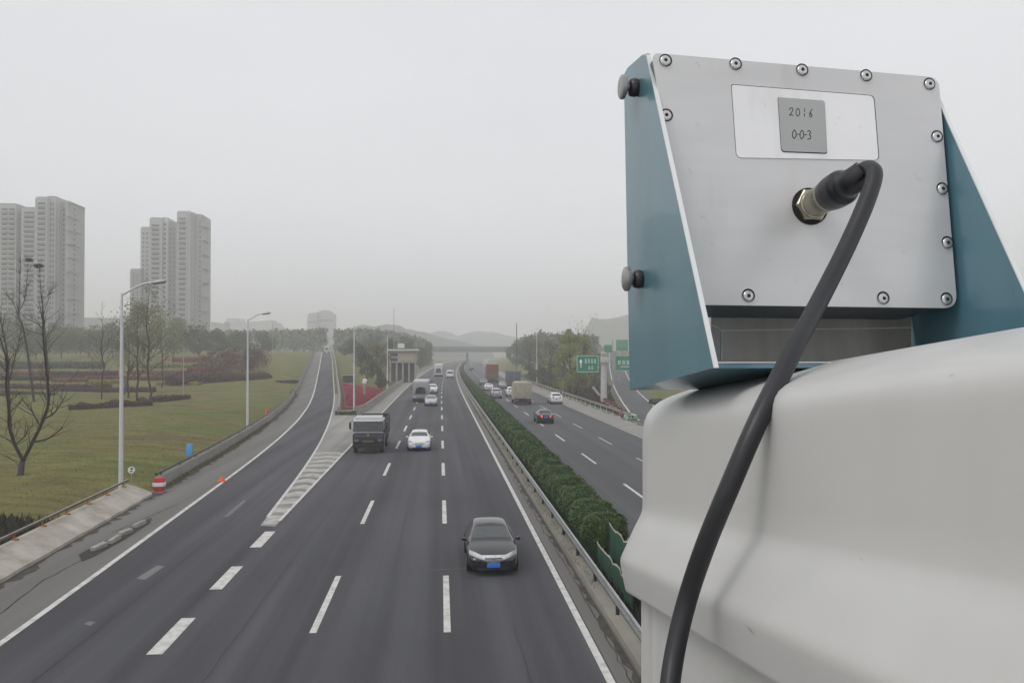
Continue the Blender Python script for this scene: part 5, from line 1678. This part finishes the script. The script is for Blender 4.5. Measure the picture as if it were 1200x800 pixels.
def bare_tree(name, loc, h, label, seed, lean=(0, 0), r=.13, depth=4, leaf=None, nl=0, lsize=.08, spread=.5, up=.18, cat='tree', trunkf=.33, bark=None, kids=(2, 4), group=None, lrad=.35):
    rng = random.Random(seed)
    t = thing(name, loc, label, cat, group)
    b = MB(); tips = []
    branch(b, Vector((0, 0, -.15)), Vector((lean[0], lean[1], 1)).normalized(), h * trunkf, r, depth, rng, tips, spread, up, 5, kids)
    b.build('trunk', bark or M_BARK, t, smooth=60, local=True)
    if leaf:
        b = MB()
        for p, d in tips: leaves_at(b, p, lsize, nl, lrad, rng)
        b.raw('crown', leaf, t)
    return t

def bushy_tree(name, loc, h, wid, label, seed, leaf, n=2600, lsize=.2, droop=0.0, cat='tree', group=None, base=.12, blobs=14, flat=1.0):
    """crown of leaf clumps gathered round limbs, thin in places"""
    rng = random.Random(seed)
    t = thing(name, loc, label, cat, group)
    b = MB(); cl = []
    b.tube([(0, 0, -.3), (.05, 0, h * .3), (.1, .05, h * .62)], [h * .022, h * .015, h * .006], 7)
    for k in range(blobs):
        a = rng.uniform(0, 6.28); zz = lerp(base + .12, .95, (k + .5) / blobs) * h
        env = math.sin(math.pi * min(1, max(.05, (zz / h - base + .1) / (1.12 - base)))) ** .7
        rr_ = wid / 2 * env * rng.uniform(.35, .85)
        c = Vector((math.cos(a) * rr_, math.sin(a) * rr_, zz)); sz = wid * rng.uniform(.13, .24)
        cl.append((c, sz)); 
        b.tube([(.03, 0, max(h * .12, zz - rr_ * .9 - h * .1)), tuple(c * .6 + Vector((0, 0, zz * .36))), tuple(c)], [h * .008, h * .005, h * .002], 4, cap=False)
    b.build('trunk', M_BARKG, t, smooth=60, local=True)
    b = MB()
    for i in range(n):
        c, sz = cl[rng.randrange(len(cl))]
        u = Vector((rng.gauss(0, 1), rng.gauss(0, 1), rng.gauss(0, 1))).normalized()
        q = c + Vector((u.x, u.y, u.z * .8 * flat)) * sz * rng.random() ** .35
        leaves_at(b, q, lsize, 1, .04, rng, droop)
    b.raw('crown', leaf, t)
    return t
def bush(name, loc, L, W, Hh, rz, label, seed, leaf, n, lsize, cat='shrub', group=None, ragged_=.25):
    """clipped or loose low planting: leaves through a low block, with a woody core"""
    rng = random.Random(seed)
    t = thing(name, loc, label, cat, group, rz)
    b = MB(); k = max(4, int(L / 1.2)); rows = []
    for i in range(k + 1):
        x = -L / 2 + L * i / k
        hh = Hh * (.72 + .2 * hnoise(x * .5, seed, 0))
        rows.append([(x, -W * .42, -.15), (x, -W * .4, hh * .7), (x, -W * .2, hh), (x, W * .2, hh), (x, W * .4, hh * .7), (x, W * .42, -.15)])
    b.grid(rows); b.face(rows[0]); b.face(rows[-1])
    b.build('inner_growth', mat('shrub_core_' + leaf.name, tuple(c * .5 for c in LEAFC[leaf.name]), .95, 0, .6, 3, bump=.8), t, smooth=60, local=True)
    b = MB()
    for i in range(n):
        x = rng.uniform(-L / 2, L / 2); hh = Hh * (.8 + ragged_ * hnoise(x * .8, seed, 5))
        a = rng.uniform(0, math.pi); e = rng.uniform(.8, 1.06)
        p = Vector((x, -math.copysign(abs(math.cos(a)) ** .6, math.cos(a)) * W / 2 * e, abs(math.sin(a)) ** .6 * hh * e))
        leaves_at(b, p, lsize, 1, .03, rng)
    b.raw('foliage', leaf, t)
    return t
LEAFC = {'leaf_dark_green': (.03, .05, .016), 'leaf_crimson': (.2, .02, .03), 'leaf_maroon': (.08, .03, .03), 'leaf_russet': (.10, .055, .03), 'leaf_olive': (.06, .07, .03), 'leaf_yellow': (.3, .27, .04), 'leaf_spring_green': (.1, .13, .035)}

# forked bare tree at the left edge, with two nests in the tall one behind
p = hit(25, 557)
def explicit_tree(p, limbs, label, seed, twig=90, name='bare_tree', d=None, bark=M_BARK):
    """limbs given as photo outlines at the tree's own distance, bent towards and away from the viewer"""
    rng = random.Random(seed)
    t = thing(name, p, label, 'tree')
    b = MB(); tips = []
    for (pts, r0, r1) in limbs:
        P_ = []
        sgn = rng.choice((-1, 1)) * rng.uniform(.3, 1.0)
        for i, (px, py) in enumerate(pts):
            q = at(px, py, p.y + sgn * 1.4 * (i / max(1, len(pts) - 1)) ** 1.3 * (1 if len(pts) > 2 else .4)) - p
            P_.append(q)
        sp_ = smooth_path(P_, 4); n = len(sp_)
        b.tube(sp_, [lerp(r0, r1, i / (n - 1)) for i in range(n)], 8, cap=True)
        for i in range(3, n): tips.append((sp_[i], (sp_[i] - sp_[i - 1]).normalized(), lerp(r0, r1, i / (n - 1))))
    for k in range(twig):
        q, d_, r_ = tips[rng.randrange(len(tips))]
        nd = (d_ * .7 + Vector((rng.gauss(0, .6), rng.gauss(0, .6), rng.gauss(.25, .35)))).normalized()
        tt = []
        branch(b, q, nd, rng.uniform(.7, 2.0), min(r_ * .6, .022), rng.randint(0, 1), rng, tt, .5, .2, 3, (1, 3), .7, .14)
    b.build('trunk', bark, t, smooth=60, local=True)
    return t
explicit_tree(p, [
    ([(24, 560), (25, 548), (27, 538)], .20, .14),
    ([(27, 539), (18, 522), (11, 500), (10, 478), (7, 450), (8, 425), (0, 395)], .105, .03),
    ([(27, 540), (36, 522), (47, 500), (55, 480), (57, 462), (54, 430), (51, 400), (50, 372)], .115, .03),
    ([(38, 518), (55, 514), (66, 507), (73, 500)], .055, .02),
    ([(52, 490), (62, 485), (70, 475), (77, 463)], .055, .02),
    ([(48, 500), (42, 490), (37, 479), (35, 472)], .05, .02),
    ([(20, 519), (28, 512), (32, 505), (33, 498)], .04, .015),
    ([(12, 508), (9, 500), (6, 511)], .03, .012),
], 'dark bare tree with a low forked trunk on the grass behind the parapet wall', 5, 110)
p2 = hit(14, 500)
tall = explicit_tree(p2, [
    ([(13, 502), (11, 480), (10, 455), (9, 420), (4, 390), (-2, 366)], .16, .03),
    ([(10, 450), (16, 425), (22, 400), (26, 378)], .06, .015),
], 'slim bare tree at the very left edge beyond the forked tree', 6, 160)
p3 = hit(42, 470)
tt3 = explicit_tree(p3, [
    ([(40, 472), (36, 440), (32, 412), (27, 384), (22, 370), (23, 345), (24, 300)], .20, .03),
    ([(22, 370), (14, 352), (8, 346)], .07, .015), ([(24, 362), (29, 350), (31, 335), (33, 306)], .07, .02),
], 'tall bare tree holding one dark nest, in front of the left tower', 7, 260)
p4 = hit(56, 468)
tt4 = explicit_tree(p4, [
    ([(56, 470), (56, 440), (55, 420), (53, 395), (50, 360), (48, 340), (46, 313)], .18, .03),
    ([(54, 402), (62, 385), (70, 372)], .05, .015), ([(53, 392), (44, 378), (36, 372)], .05, .015), ([(50, 352), (58, 344), (64, 335)], .04, .012),
], 'tall bare tree holding the larger dark nest, just right of the other nest tree', 8, 260)
def nest(px, py, y, r_, label, seed):
    c = at(px, py, y); rng = random.Random(seed); b = MB()
    t = thing('nest', c, label, 'nest', 'nests in the bare trees')
    for i in range(420):
        u = Vector((rng.gauss(0, 1), rng.gauss(0, 1), rng.gauss(0, .6))).normalized()
        q = c + Vector((u.x * r_, u.y * r_, u.z * r_ * .6)) * rng.uniform(.4, 1)
        v = Vector((rng.gauss(0, 1), rng.gauss(0, 1), rng.gauss(0, .4))).normalized() * r_ * .45
        b.tube([q - v, q + v], .016, 3, cap=False)
    b.build('twigs', M_BARK, t)
nest(34, 304.5, p3.y, .42, 'dark round nest of twigs, the higher one', 1)
nest(45, 311.5, p4.y, .55, 'larger dark nest of twigs, the lower one', 2)
# straight young trees with thin spring leaves
def young(px, pyb, pyt, label, seed, leaf=M_LEAFO, nl=5, r=.17, lrad=.5):
    p = hit(px, pyb); h = zat(pyt, p.y, px) - p.z
    rng = random.Random(seed)
    t = thing('young_tree', p, label, 'tree', None)
    b = MB(); pts = []; n = 9
    for i in range(n + 1):
        pts.append(Vector((rng.gauss(0, .12) * (i > 0), rng.gauss(0, .12) * (i > 0), -.2 + (h + .2) * i / n)))
    b.tube(pts, [r * (1 - .88 * i / n) for i in range(n + 1)], 8)
    tips = []
    for k in range(26):
        f = rng.uniform(.22, .97); i = f * n; q = pts[int(i)].lerp(pts[min(n, int(i) + 1)], i - int(i))
        a = rng.uniform(0, 6.28); L = h * .26 * (1.12 - f) * rng.uniform(.7, 1.3)
        branch(b, q, Vector((math.cos(a), math.sin(a), rng.uniform(.5, 1.1))).normalized(), L, r * .30 * (1.1 - f) + .008, 2, rng, tips, .45, .2, 3, (2, 3), .62)
    b.build('trunk', M_BARK, t, smooth=60, local=True)
    if leaf:
        b = MB()
        for q, d in tips: leaves_at(b, q, .13, nl, lrad, rng)
        b.raw('crown', leaf, t)
    return t
young(161, 470, 352, 'slim dark trunked tree with thin olive leaves in front of the second tower', 21, nl=5)
young(173.5, 474, 338, 'tallest slim tree with thin olive leaves in front of the second tower', 22, nl=6)
young(150.5, 466, 378, 'short slim tree just right of the nearest street lamp', 23, nl=5)
young(189, 455, 366, 'olive leafed tree at the right of the slim pair', 24, M_LEAFY, 5, .12, .8)
young(119, 468, 352, 'bare thin sapling between the tower and the nearest lamp', 25, None, 0, .11)
bare_tree('bare_tree', hit(146, 462), 15.5, 'fan shaped bare tree with fine twigs behind the nearest street lamp', 31, r=.2, depth=4, spread=.36, up=.3, trunkf=.36, leaf=M_LEAFO, nl=1, lsize=.08, bark=M_BARKG)
bare_tree('bare_tree', hit(100, 455), 12, 'wispy bare tree at the foot of the left tower', 32, r=.15, depth=4, spread=.45, up=.25, trunkf=.34, bark=M_BARKG)

# flower beds and clipped rows on the bank
def bed(px0, px1, pyb, Hh, W, leaf, label, n=2200, lsize=.12, name='flower_bed', cat='flower bed', dpy=0, group='flower beds on the grass bank', ragged_=.25, sd=0):
    a = hit(px0, pyb); c = hit(px1, pyb + dpy)
    d = c - a; L = math.hypot(d.x, d.y)
    mid = (a + c) / 2; mid.z = gz(mid.x, mid.y)
    return bush(name, mid, L, W, Hh, math.atan2(d.y, d.x), label, int(px0 * 3 + pyb) + sd, leaf, n, lsize, cat, group, ragged_)
bed(-30, 96, 445, 1.1, 4, M_LEAFB, 'russet bed at the left edge in front of the left tower', 2600, .16)
bed(60, 138, 441, 1.0, 3, M_LEAFM, 'maroon bed beyond the nearest street lamp, left half', 2000, .16)
bed(100, 214, 443.5, 1.0, 3, M_LEAFR, 'long crimson bed behind the two slim trees', 3000, .16)
bed(-30, 128, 456, 1.0, 2.2, M_LEAFM, 'dark maroon clipped row left of the nearest street lamp', 3400, .13, 'clipped_hedge', 'hedge')
bed(-30, 62, 463, .8, 1.6, M_LEAFB, 'brown low row at the left edge, nearest the forked tree', 2000, .12, 'clipped_hedge', 'hedge')
bed(56, 182, 459, 1.0, 1.8, M_LEAFM, 'dark row crossing behind the nearest street lamp', 3000, .12, 'clipped_hedge', 'hedge')
bed(80, 126, 480, .85, 1.4, M_LEAFB, 'ragged brown row of low shrubs left of the nearest street lamp', 1500, .10, 'low_shrub', 'shrub row', -2, ragged_=.7)
bed(125, 176, 478, .95, 1.4, M_LEAFB, 'ragged brown row of low shrubs at the foot of the slim trees', 1600, .10, 'low_shrub', 'shrub row', -3, ragged_=.7)
bed(178, 220, 471, .95, 1.4, M_LEAFM, 'dark brown row of low shrubs right of the slim trees', 1500, .10, 'low_shrub', 'shrub row', -4, ragged_=.6)
bed(182, 222, 445, 1.5, 2.4, M_LEAFD, 'dark green clipped row under the crimson bed', 1800, .16, 'clipped_hedge', 'hedge')
bed(222, 258, 437, 1.6, 4, M_LEAFR, 'bright crimson bed by the grey post', 2200, .17)
bed(203, 245, 424, 1.6, 3, M_LEAFR, 'thin far crimson bed higher on the bank', 1500, .2)
bed(200, 312, 452, 2.0, 4, M_LEAFM, 'long dark maroon hedge reaching to the second street lamp', 4200, .17, 'clipped_hedge', 'hedge', -9)
bed(0, 120, 432, 2.2, 4, M_LEAFD, 'dark green bank of shrubs below the left tower', 3600, .2, 'shrub_bank', 'shrubs')
bed(160, 235, 430, 1.6, 5, M_LEAFY, 'yellow green shrubs behind the crimson bed', 2600, .2, 'shrub_bank', 'shrubs')
bed(326.5, 346.5, 448, .55, 2.2, mat('leaf_violet', (.045, .03, .06), .7, col2=(.02, .014, .03), island=True) if not LEAFC.update({'leaf_violet': (.03, .02, .04)}) else None, 'small dark violet bed on the open grass beside the slip road', 900, .12)
bed(340, 346, 463, .9, 1.4, M_LEAFG, 'small yellow shrub beside the slip road guardrail', 500, .1, 'shrub', 'shrub')

M_LEAFK = mat('leaf_brick', (.34, .14, .10), .7, col2=(.17, .06, .05), island=True); LEAFC['leaf_brick'] = (.24, .10, .07)
bed(-30, 62, 438, .9, 3, M_LEAFK, 'pale brick red bed at the far left in front of the shrubs', 2400, .16)
bed(64, 104, 447, .9, 2.5, M_LEAFK, 'brick red patch of bed just left of the nearest street lamp', 1800, .15)
bed(150, 216, 438, .9, 2.5, M_LEAFK, 'brick red strip behind the slim trees, above the crimson bed', 2200, .16)
bed(104, 146, 449, .9, 1.8, M_LEAFG, 'yellow flowering strip on both sides of the nearest street lamp', 1500, .13)
bed(185, 235, 451, .8, 1.8, M_LEAFG, 'yellow green strip in front of the dark clipped row', 1500, .13, ragged_=.4)
bed(222, 262, 441, 1.1, 2, M_LEAFD, 'dark green clipped row in front of the bright crimson bed', 1600, .16, 'clipped_hedge', 'hedge')

# bushy trees
def bt(px, pyb, pyt, wpx, label, seed, leaf, n=2600, lsize=None, droop=0, name='bushy_tree', group=None, y=None, base=.12, blobs=14):
    if y is None: p = hit(px, pyb)
    else: p = Vector((xat(px, y), y, 0)); p.z = gz(p.x, p.y)
    h = zat(pyt, p.y, px) - p.z; wid = wpx * p.y / 1000
    return bushy_tree(name, p, h, wid, label, seed, leaf, n, lsize or .0011 * p.y, droop, 'tree', group, base, blobs)
TG = 'trees along the back of the grass bank'
for i, (px, pyb, pyt, wpx, lf, lab) in enumerate([
    (8, 420, 372, 50, M_LEAFO, 'dull olive tree at the foot of the left tower, leftmost of the row'),
    (42, 421, 384, 44, M_LEAFD, 'dark rounded tree below the left tower'),
    (72, 420, 380, 46, M_LEAFO, 'olive tree below the right half of the left tower'),
    (104, 419, 385, 44, M_LEAFD, 'dark tree just right of the left tower'),
    (132, 419, 381, 44, M_LEAFD, 'dark tree behind the nearest street lamp'),
    (168, 420, 362, 58, M_LEAFO, 'tall pale olive tree in front of the second tower'),
    (203, 420, 374, 50, M_LEAFO, 'olive tree at the foot of the second tower'),
    (233, 419, 384, 40, M_LEAFD, 'dark rounded tree right of the second tower foot'),
    (256, 418, 387, 38, M_LEAFD, 'dark tree left of the second street lamp'),
    (280, 417, 390, 40, M_LEAFD, 'dark tree behind the second street lamp'),
    (308, 414, 392, 34, M_LEAFD, 'dark tree right of the second street lamp'),
]):
    bt(px, pyb, pyt, wpx, lab, 40 + i, lf, 3000, None, 0, 'bushy_tree', TG)
for i, (px, pyb, pyt, wpx, lab) in enumerate([
    (262, 437, 411, 60, 'dull brown thicket left of the second street lamp'), (296, 434, 411, 46, 'dull brown thicket right of the second street lamp')]):
    bt(px, pyb, pyt, wpx, lab, 60 + i, M_LEAFM, 3200, None, 0, 'thicket', 'thickets on the bank', base=.0)
# wedge between slip road and lanes
WG = 'trees in the wedge between the roads'
for i, (px, y, pyt, wpx, lf, lab) in enumerate([
    (430, 190, 412, 26, M_LEAFD, 'dark green tree behind the red court'),
    (442, 205, 402, 30, M_LEAFO, 'olive tree between the two white poles'),
    (424, 225, 404, 26, M_LEAFD, 'dark tree left of the olive tree between the poles'),
    (455, 260, 398, 30, M_LEAFD, 'dark tree behind the beige building'),
    (415, 300, 398, 30, M_LEAFD, 'dark hazy tree beside the slip road high up'),
    (437, 320, 392, 36, M_LEAFD, 'tall dark hazy tree between the roads'),
    (470, 330, 395, 36, M_LEAFD, 'hazy tree rising over the roof of the beige building'),
    (492, 330, 406, 20, M_LEAFD, 'hazy tree right of the beige building'),
    (498, 380, 402, 22, M_LEAFD, 'hazy tree by the left end of the overbridge'),
    (405, 360, 402, 22, M_LEAFD, 'hazy dark tree right of the slip road crest'),
    (446, 165, 432, 16, M_LEAFD, 'low dark shrub tree beside the second white pole'),
]):
    bt(px, 0, pyt, wpx, lab, 70 + i, lf, 1900, None, 0, 'bushy_tree', WG, y=y)
# red court in the wedge
b = MB(); rows = []
for i in range(9):
    y = lerp(118, 176, i / 8)
    xa, xb = RR(y) + 1.6, -10.4 + cx(y)
    rows.append([(lerp(xa, xb, t), y, lerp(ZR(y), 0, sstep(0, 1, t)) + .10) for t in (0, .25, .5, .75, 1)])
b.grid(rows); tag(b.build('red_court', mat('red_ground_cover', (.30, .035, .045), .9, 0, .35, 1.2, bump=.4)), 'bright red ground in the point between the barriers', kind='structure')
ground_cover('red_planting', lambda r: ((lambda y: (lerp(RR(y) + 1.8, -10.6, r.random()), y))(r.uniform(120, 174))), 7000, .28, M_LEAFR, 77, 'low crimson planting between the barriers', zf=lambda x, y: lerp(ZR(y), 0, sstep(RR(y) + 1.6, -10.4, x)) + .1)
p = at(427, 461, 150); p.z = .1
t = thing('gate_post', p, 'pale post with a white head standing in the red planting', 'post')
b = MB(); b.tube([p, p + Vector((0, 0, 2.0))], .22, 10); b.build('post', M_CONC, t, smooth=40)
b = MB(); b.box(p + Vector((.05, 0, 2.5)), (.75, .5, .9), bevel=.18, tilt=(0, .3, 0)); b.build('head', M_WHITE, t, smooth=40)
p = at(409, 447, 178); p.z = ZR(178)
t = thing('equipment_cabinet', p, 'dark cabinet at the back of the red planting', 'cabinet')
b = MB(); b.box(p + Vector((0, 0, .8)), (2.4, 1.2, 1.5), bevel=.06); b.build('body', M_DARKST, t, smooth=40)
b = MB(); b.box(p + Vector((0, 0, 1.62)), (2.6, 1.4, .1), bevel=.02); b.build('lid', M_GALV, t, smooth=40)

# right side: willow, bare poplars, scrub
RG = 'trees on the right of the far carriageway'
bt(668, 0, 386, 40, 'big pale green willow left of the green direction sign', 90, M_LEAFY, 6500, .15, .5, 'willow_tree', RG, y=150, base=.0, blobs=26)
bt(684, 0, 390, 26, 'pale green willow partly behind the green direction sign', 91, M_LEAFY, 3800, .16, .5, 'willow_tree', RG, y=165, base=.0, blobs=18)
for i, (px, y, pyt, wpx, lf, lab) in enumerate([
    (645, 200, 398, 32, M_LEAFO, 'olive tree behind the short pale post'),
    (632, 230, 396, 28, M_LEAFO, 'olive tree behind the tall pale pole'),
    (620, 270, 398, 26, M_LEAFD, 'dark tree beside the tall pale pole'),
    (612, 330, 400, 22, M_LEAFD, 'hazy dark tree next to the thin mast'),
    (601, 400, 404, 20, M_LEAFD, 'hazy tree at the right end of the overbridge'),
    (650, 175, 424, 26, M_LEAFD, 'low dark green tree behind the right guardrail'),
    (636, 190, 430, 20, M_LEAFD, 'low dark tree right of the tall pale pole'),
    (622, 225, 426, 18, M_LEAFD, 'low dark tree left of the tall pale pole'),
    (676, 148, 436, 26, M_LEAFO, 'low olive tree under the willow'),
    (697, 175, 412, 22, M_LEAFO, 'olive tree behind the white sign column'),
    (662, 250, 384, 30, M_LEAFO, 'tall hazy olive tree behind the willow'),
]):
    bt(px, 0, pyt, wpx, lab, 100 + i, lf, 1400, None, 0, 'bushy_tree', RG, y=y, base=.02)
for i, (px, y, pyt, lab) in enumerate([
    (620, 240, 378, 'slender bare tree left of the tall pale pole'), (637, 215, 377, 'slender bare tree right of the tall pale pole'),
    (648, 200, 374, 'slender bare tree with fine twigs above the olive trees'), (660, 190, 370, 'slender bare tree left of the willow top'),
    (670, 185, 364, 'tallest slender bare tree rising over the willow'), (683, 190, 370, 'slender bare tree right of the willow top'), (692, 200, 384, 'short slender bare tree beside the hazy hill')]):
    p = Vector((xat(px, y), y, 0)); p.z = gz(p.x, y)
    bare_tree('bare_tree', p, (zat(pyt, y, px) - p.z) * 1.02, lab, 120 + i, r=.22, depth=4, spread=.3, up=.35, trunkf=.36, bark=M_BARKG, group='slender bare trees on the right', kids=(2, 4), leaf=M_LEAFO, nl=1, lsize=.13)
ground_cover('embankment_scrub', lambda r: ((lambda y, t: (lerp(22.2 + cx(y), max(R2L(y) - 1.2, 22.6 + cx(y)), t), y))(r.uniform(99, 260), r.random())), 14000, .55, mat('bank_scrub', (.060, .048, .034), .95, col2=(.028, .024, .018), island=True), 55, 'brown scrub on the bank between the far carriageway and the exit')
bed(763, 775, 474, 1.0, 3, M_LEAFD, 'dark shrub on the grass right of the exit ramp', 1200, .1, 'shrub', 'shrub', group='shrubs by the exit')

# far wooded band: reads as one mass
rng = random.Random(77); b = MB()
def mass(px0, px1, y0, y1, top, n, sz):
    for i in range(n):
        px = rng.uniform(px0, px1); y = rng.uniform(y0, y1)
        x = xat(px, y); zb = gz(x, y); zt_ = zat(top(px) + 3.5 * hnoise(px * .16, y * .01, 2) + 2 * hnoise(px * .6, 1, y * .02), y, px)
        f = rng.random() ** .6
        leaves_at(b, Vector((x, y, lerp(zb, zt_, f))), sz * rng.uniform(.7, 1.4), 1, .5, rng)
tp = curve_tab([(200, 392), (262, 390), (320, 389), (345, 388), (375, 386.5), (400, 388), (430, 387), (470, 392), (505, 402)])
mass(225, 382, 455, 620, tp, 9000, 1.15)
mass(392, 505, 440, 640, tp, 9000, 1.15)
tp2 = curve_tab([(595, 404), (612, 397), (640, 392), (700, 396), (760, 398)])
mass(604, 700, 330, 520, tp2, 6000, .9)
tp3 = curve_tab([(-60, 388), (60, 389), (150, 391), (250, 392)])
mass(-60, 240, 340, 420, tp3, 6000, .9)
tag(b.raw('far_woods', M_LEAFD), 'dark wooded band fading into the haze behind the roads', kind='stuff')

# ================================================================ the air
mh = bpy.data.materials.new('haze'); mh.use_nodes = True
t_ = mh.node_tree; t_.nodes.clear()
o_ = t_.nodes.new('ShaderNodeOutputMaterial'); v_ = t_.nodes.new('ShaderNodeVolumePrincipled')
v_.inputs['Color'].default_value = (.985, .99, .99, 1)
v_.inputs['Density'].default_value = 0.00098
v_.inputs['Anisotropy'].default_value = 0.0
t_.links.new(v_.outputs[0], o_.inputs['Volume'])
zs = [c[2] for r_ in ROWS for c in r_]
b = MB(); zlo, zhi = min(min(zs), -1) - 1.0, 118.0
b.box((0, 1640, (zlo + zhi) / 2), (4000, 3340, zhi - zlo))
hz = b.build('haze', mh); tag(hz, 'pale even mist over the whole scene', kind='stuff')
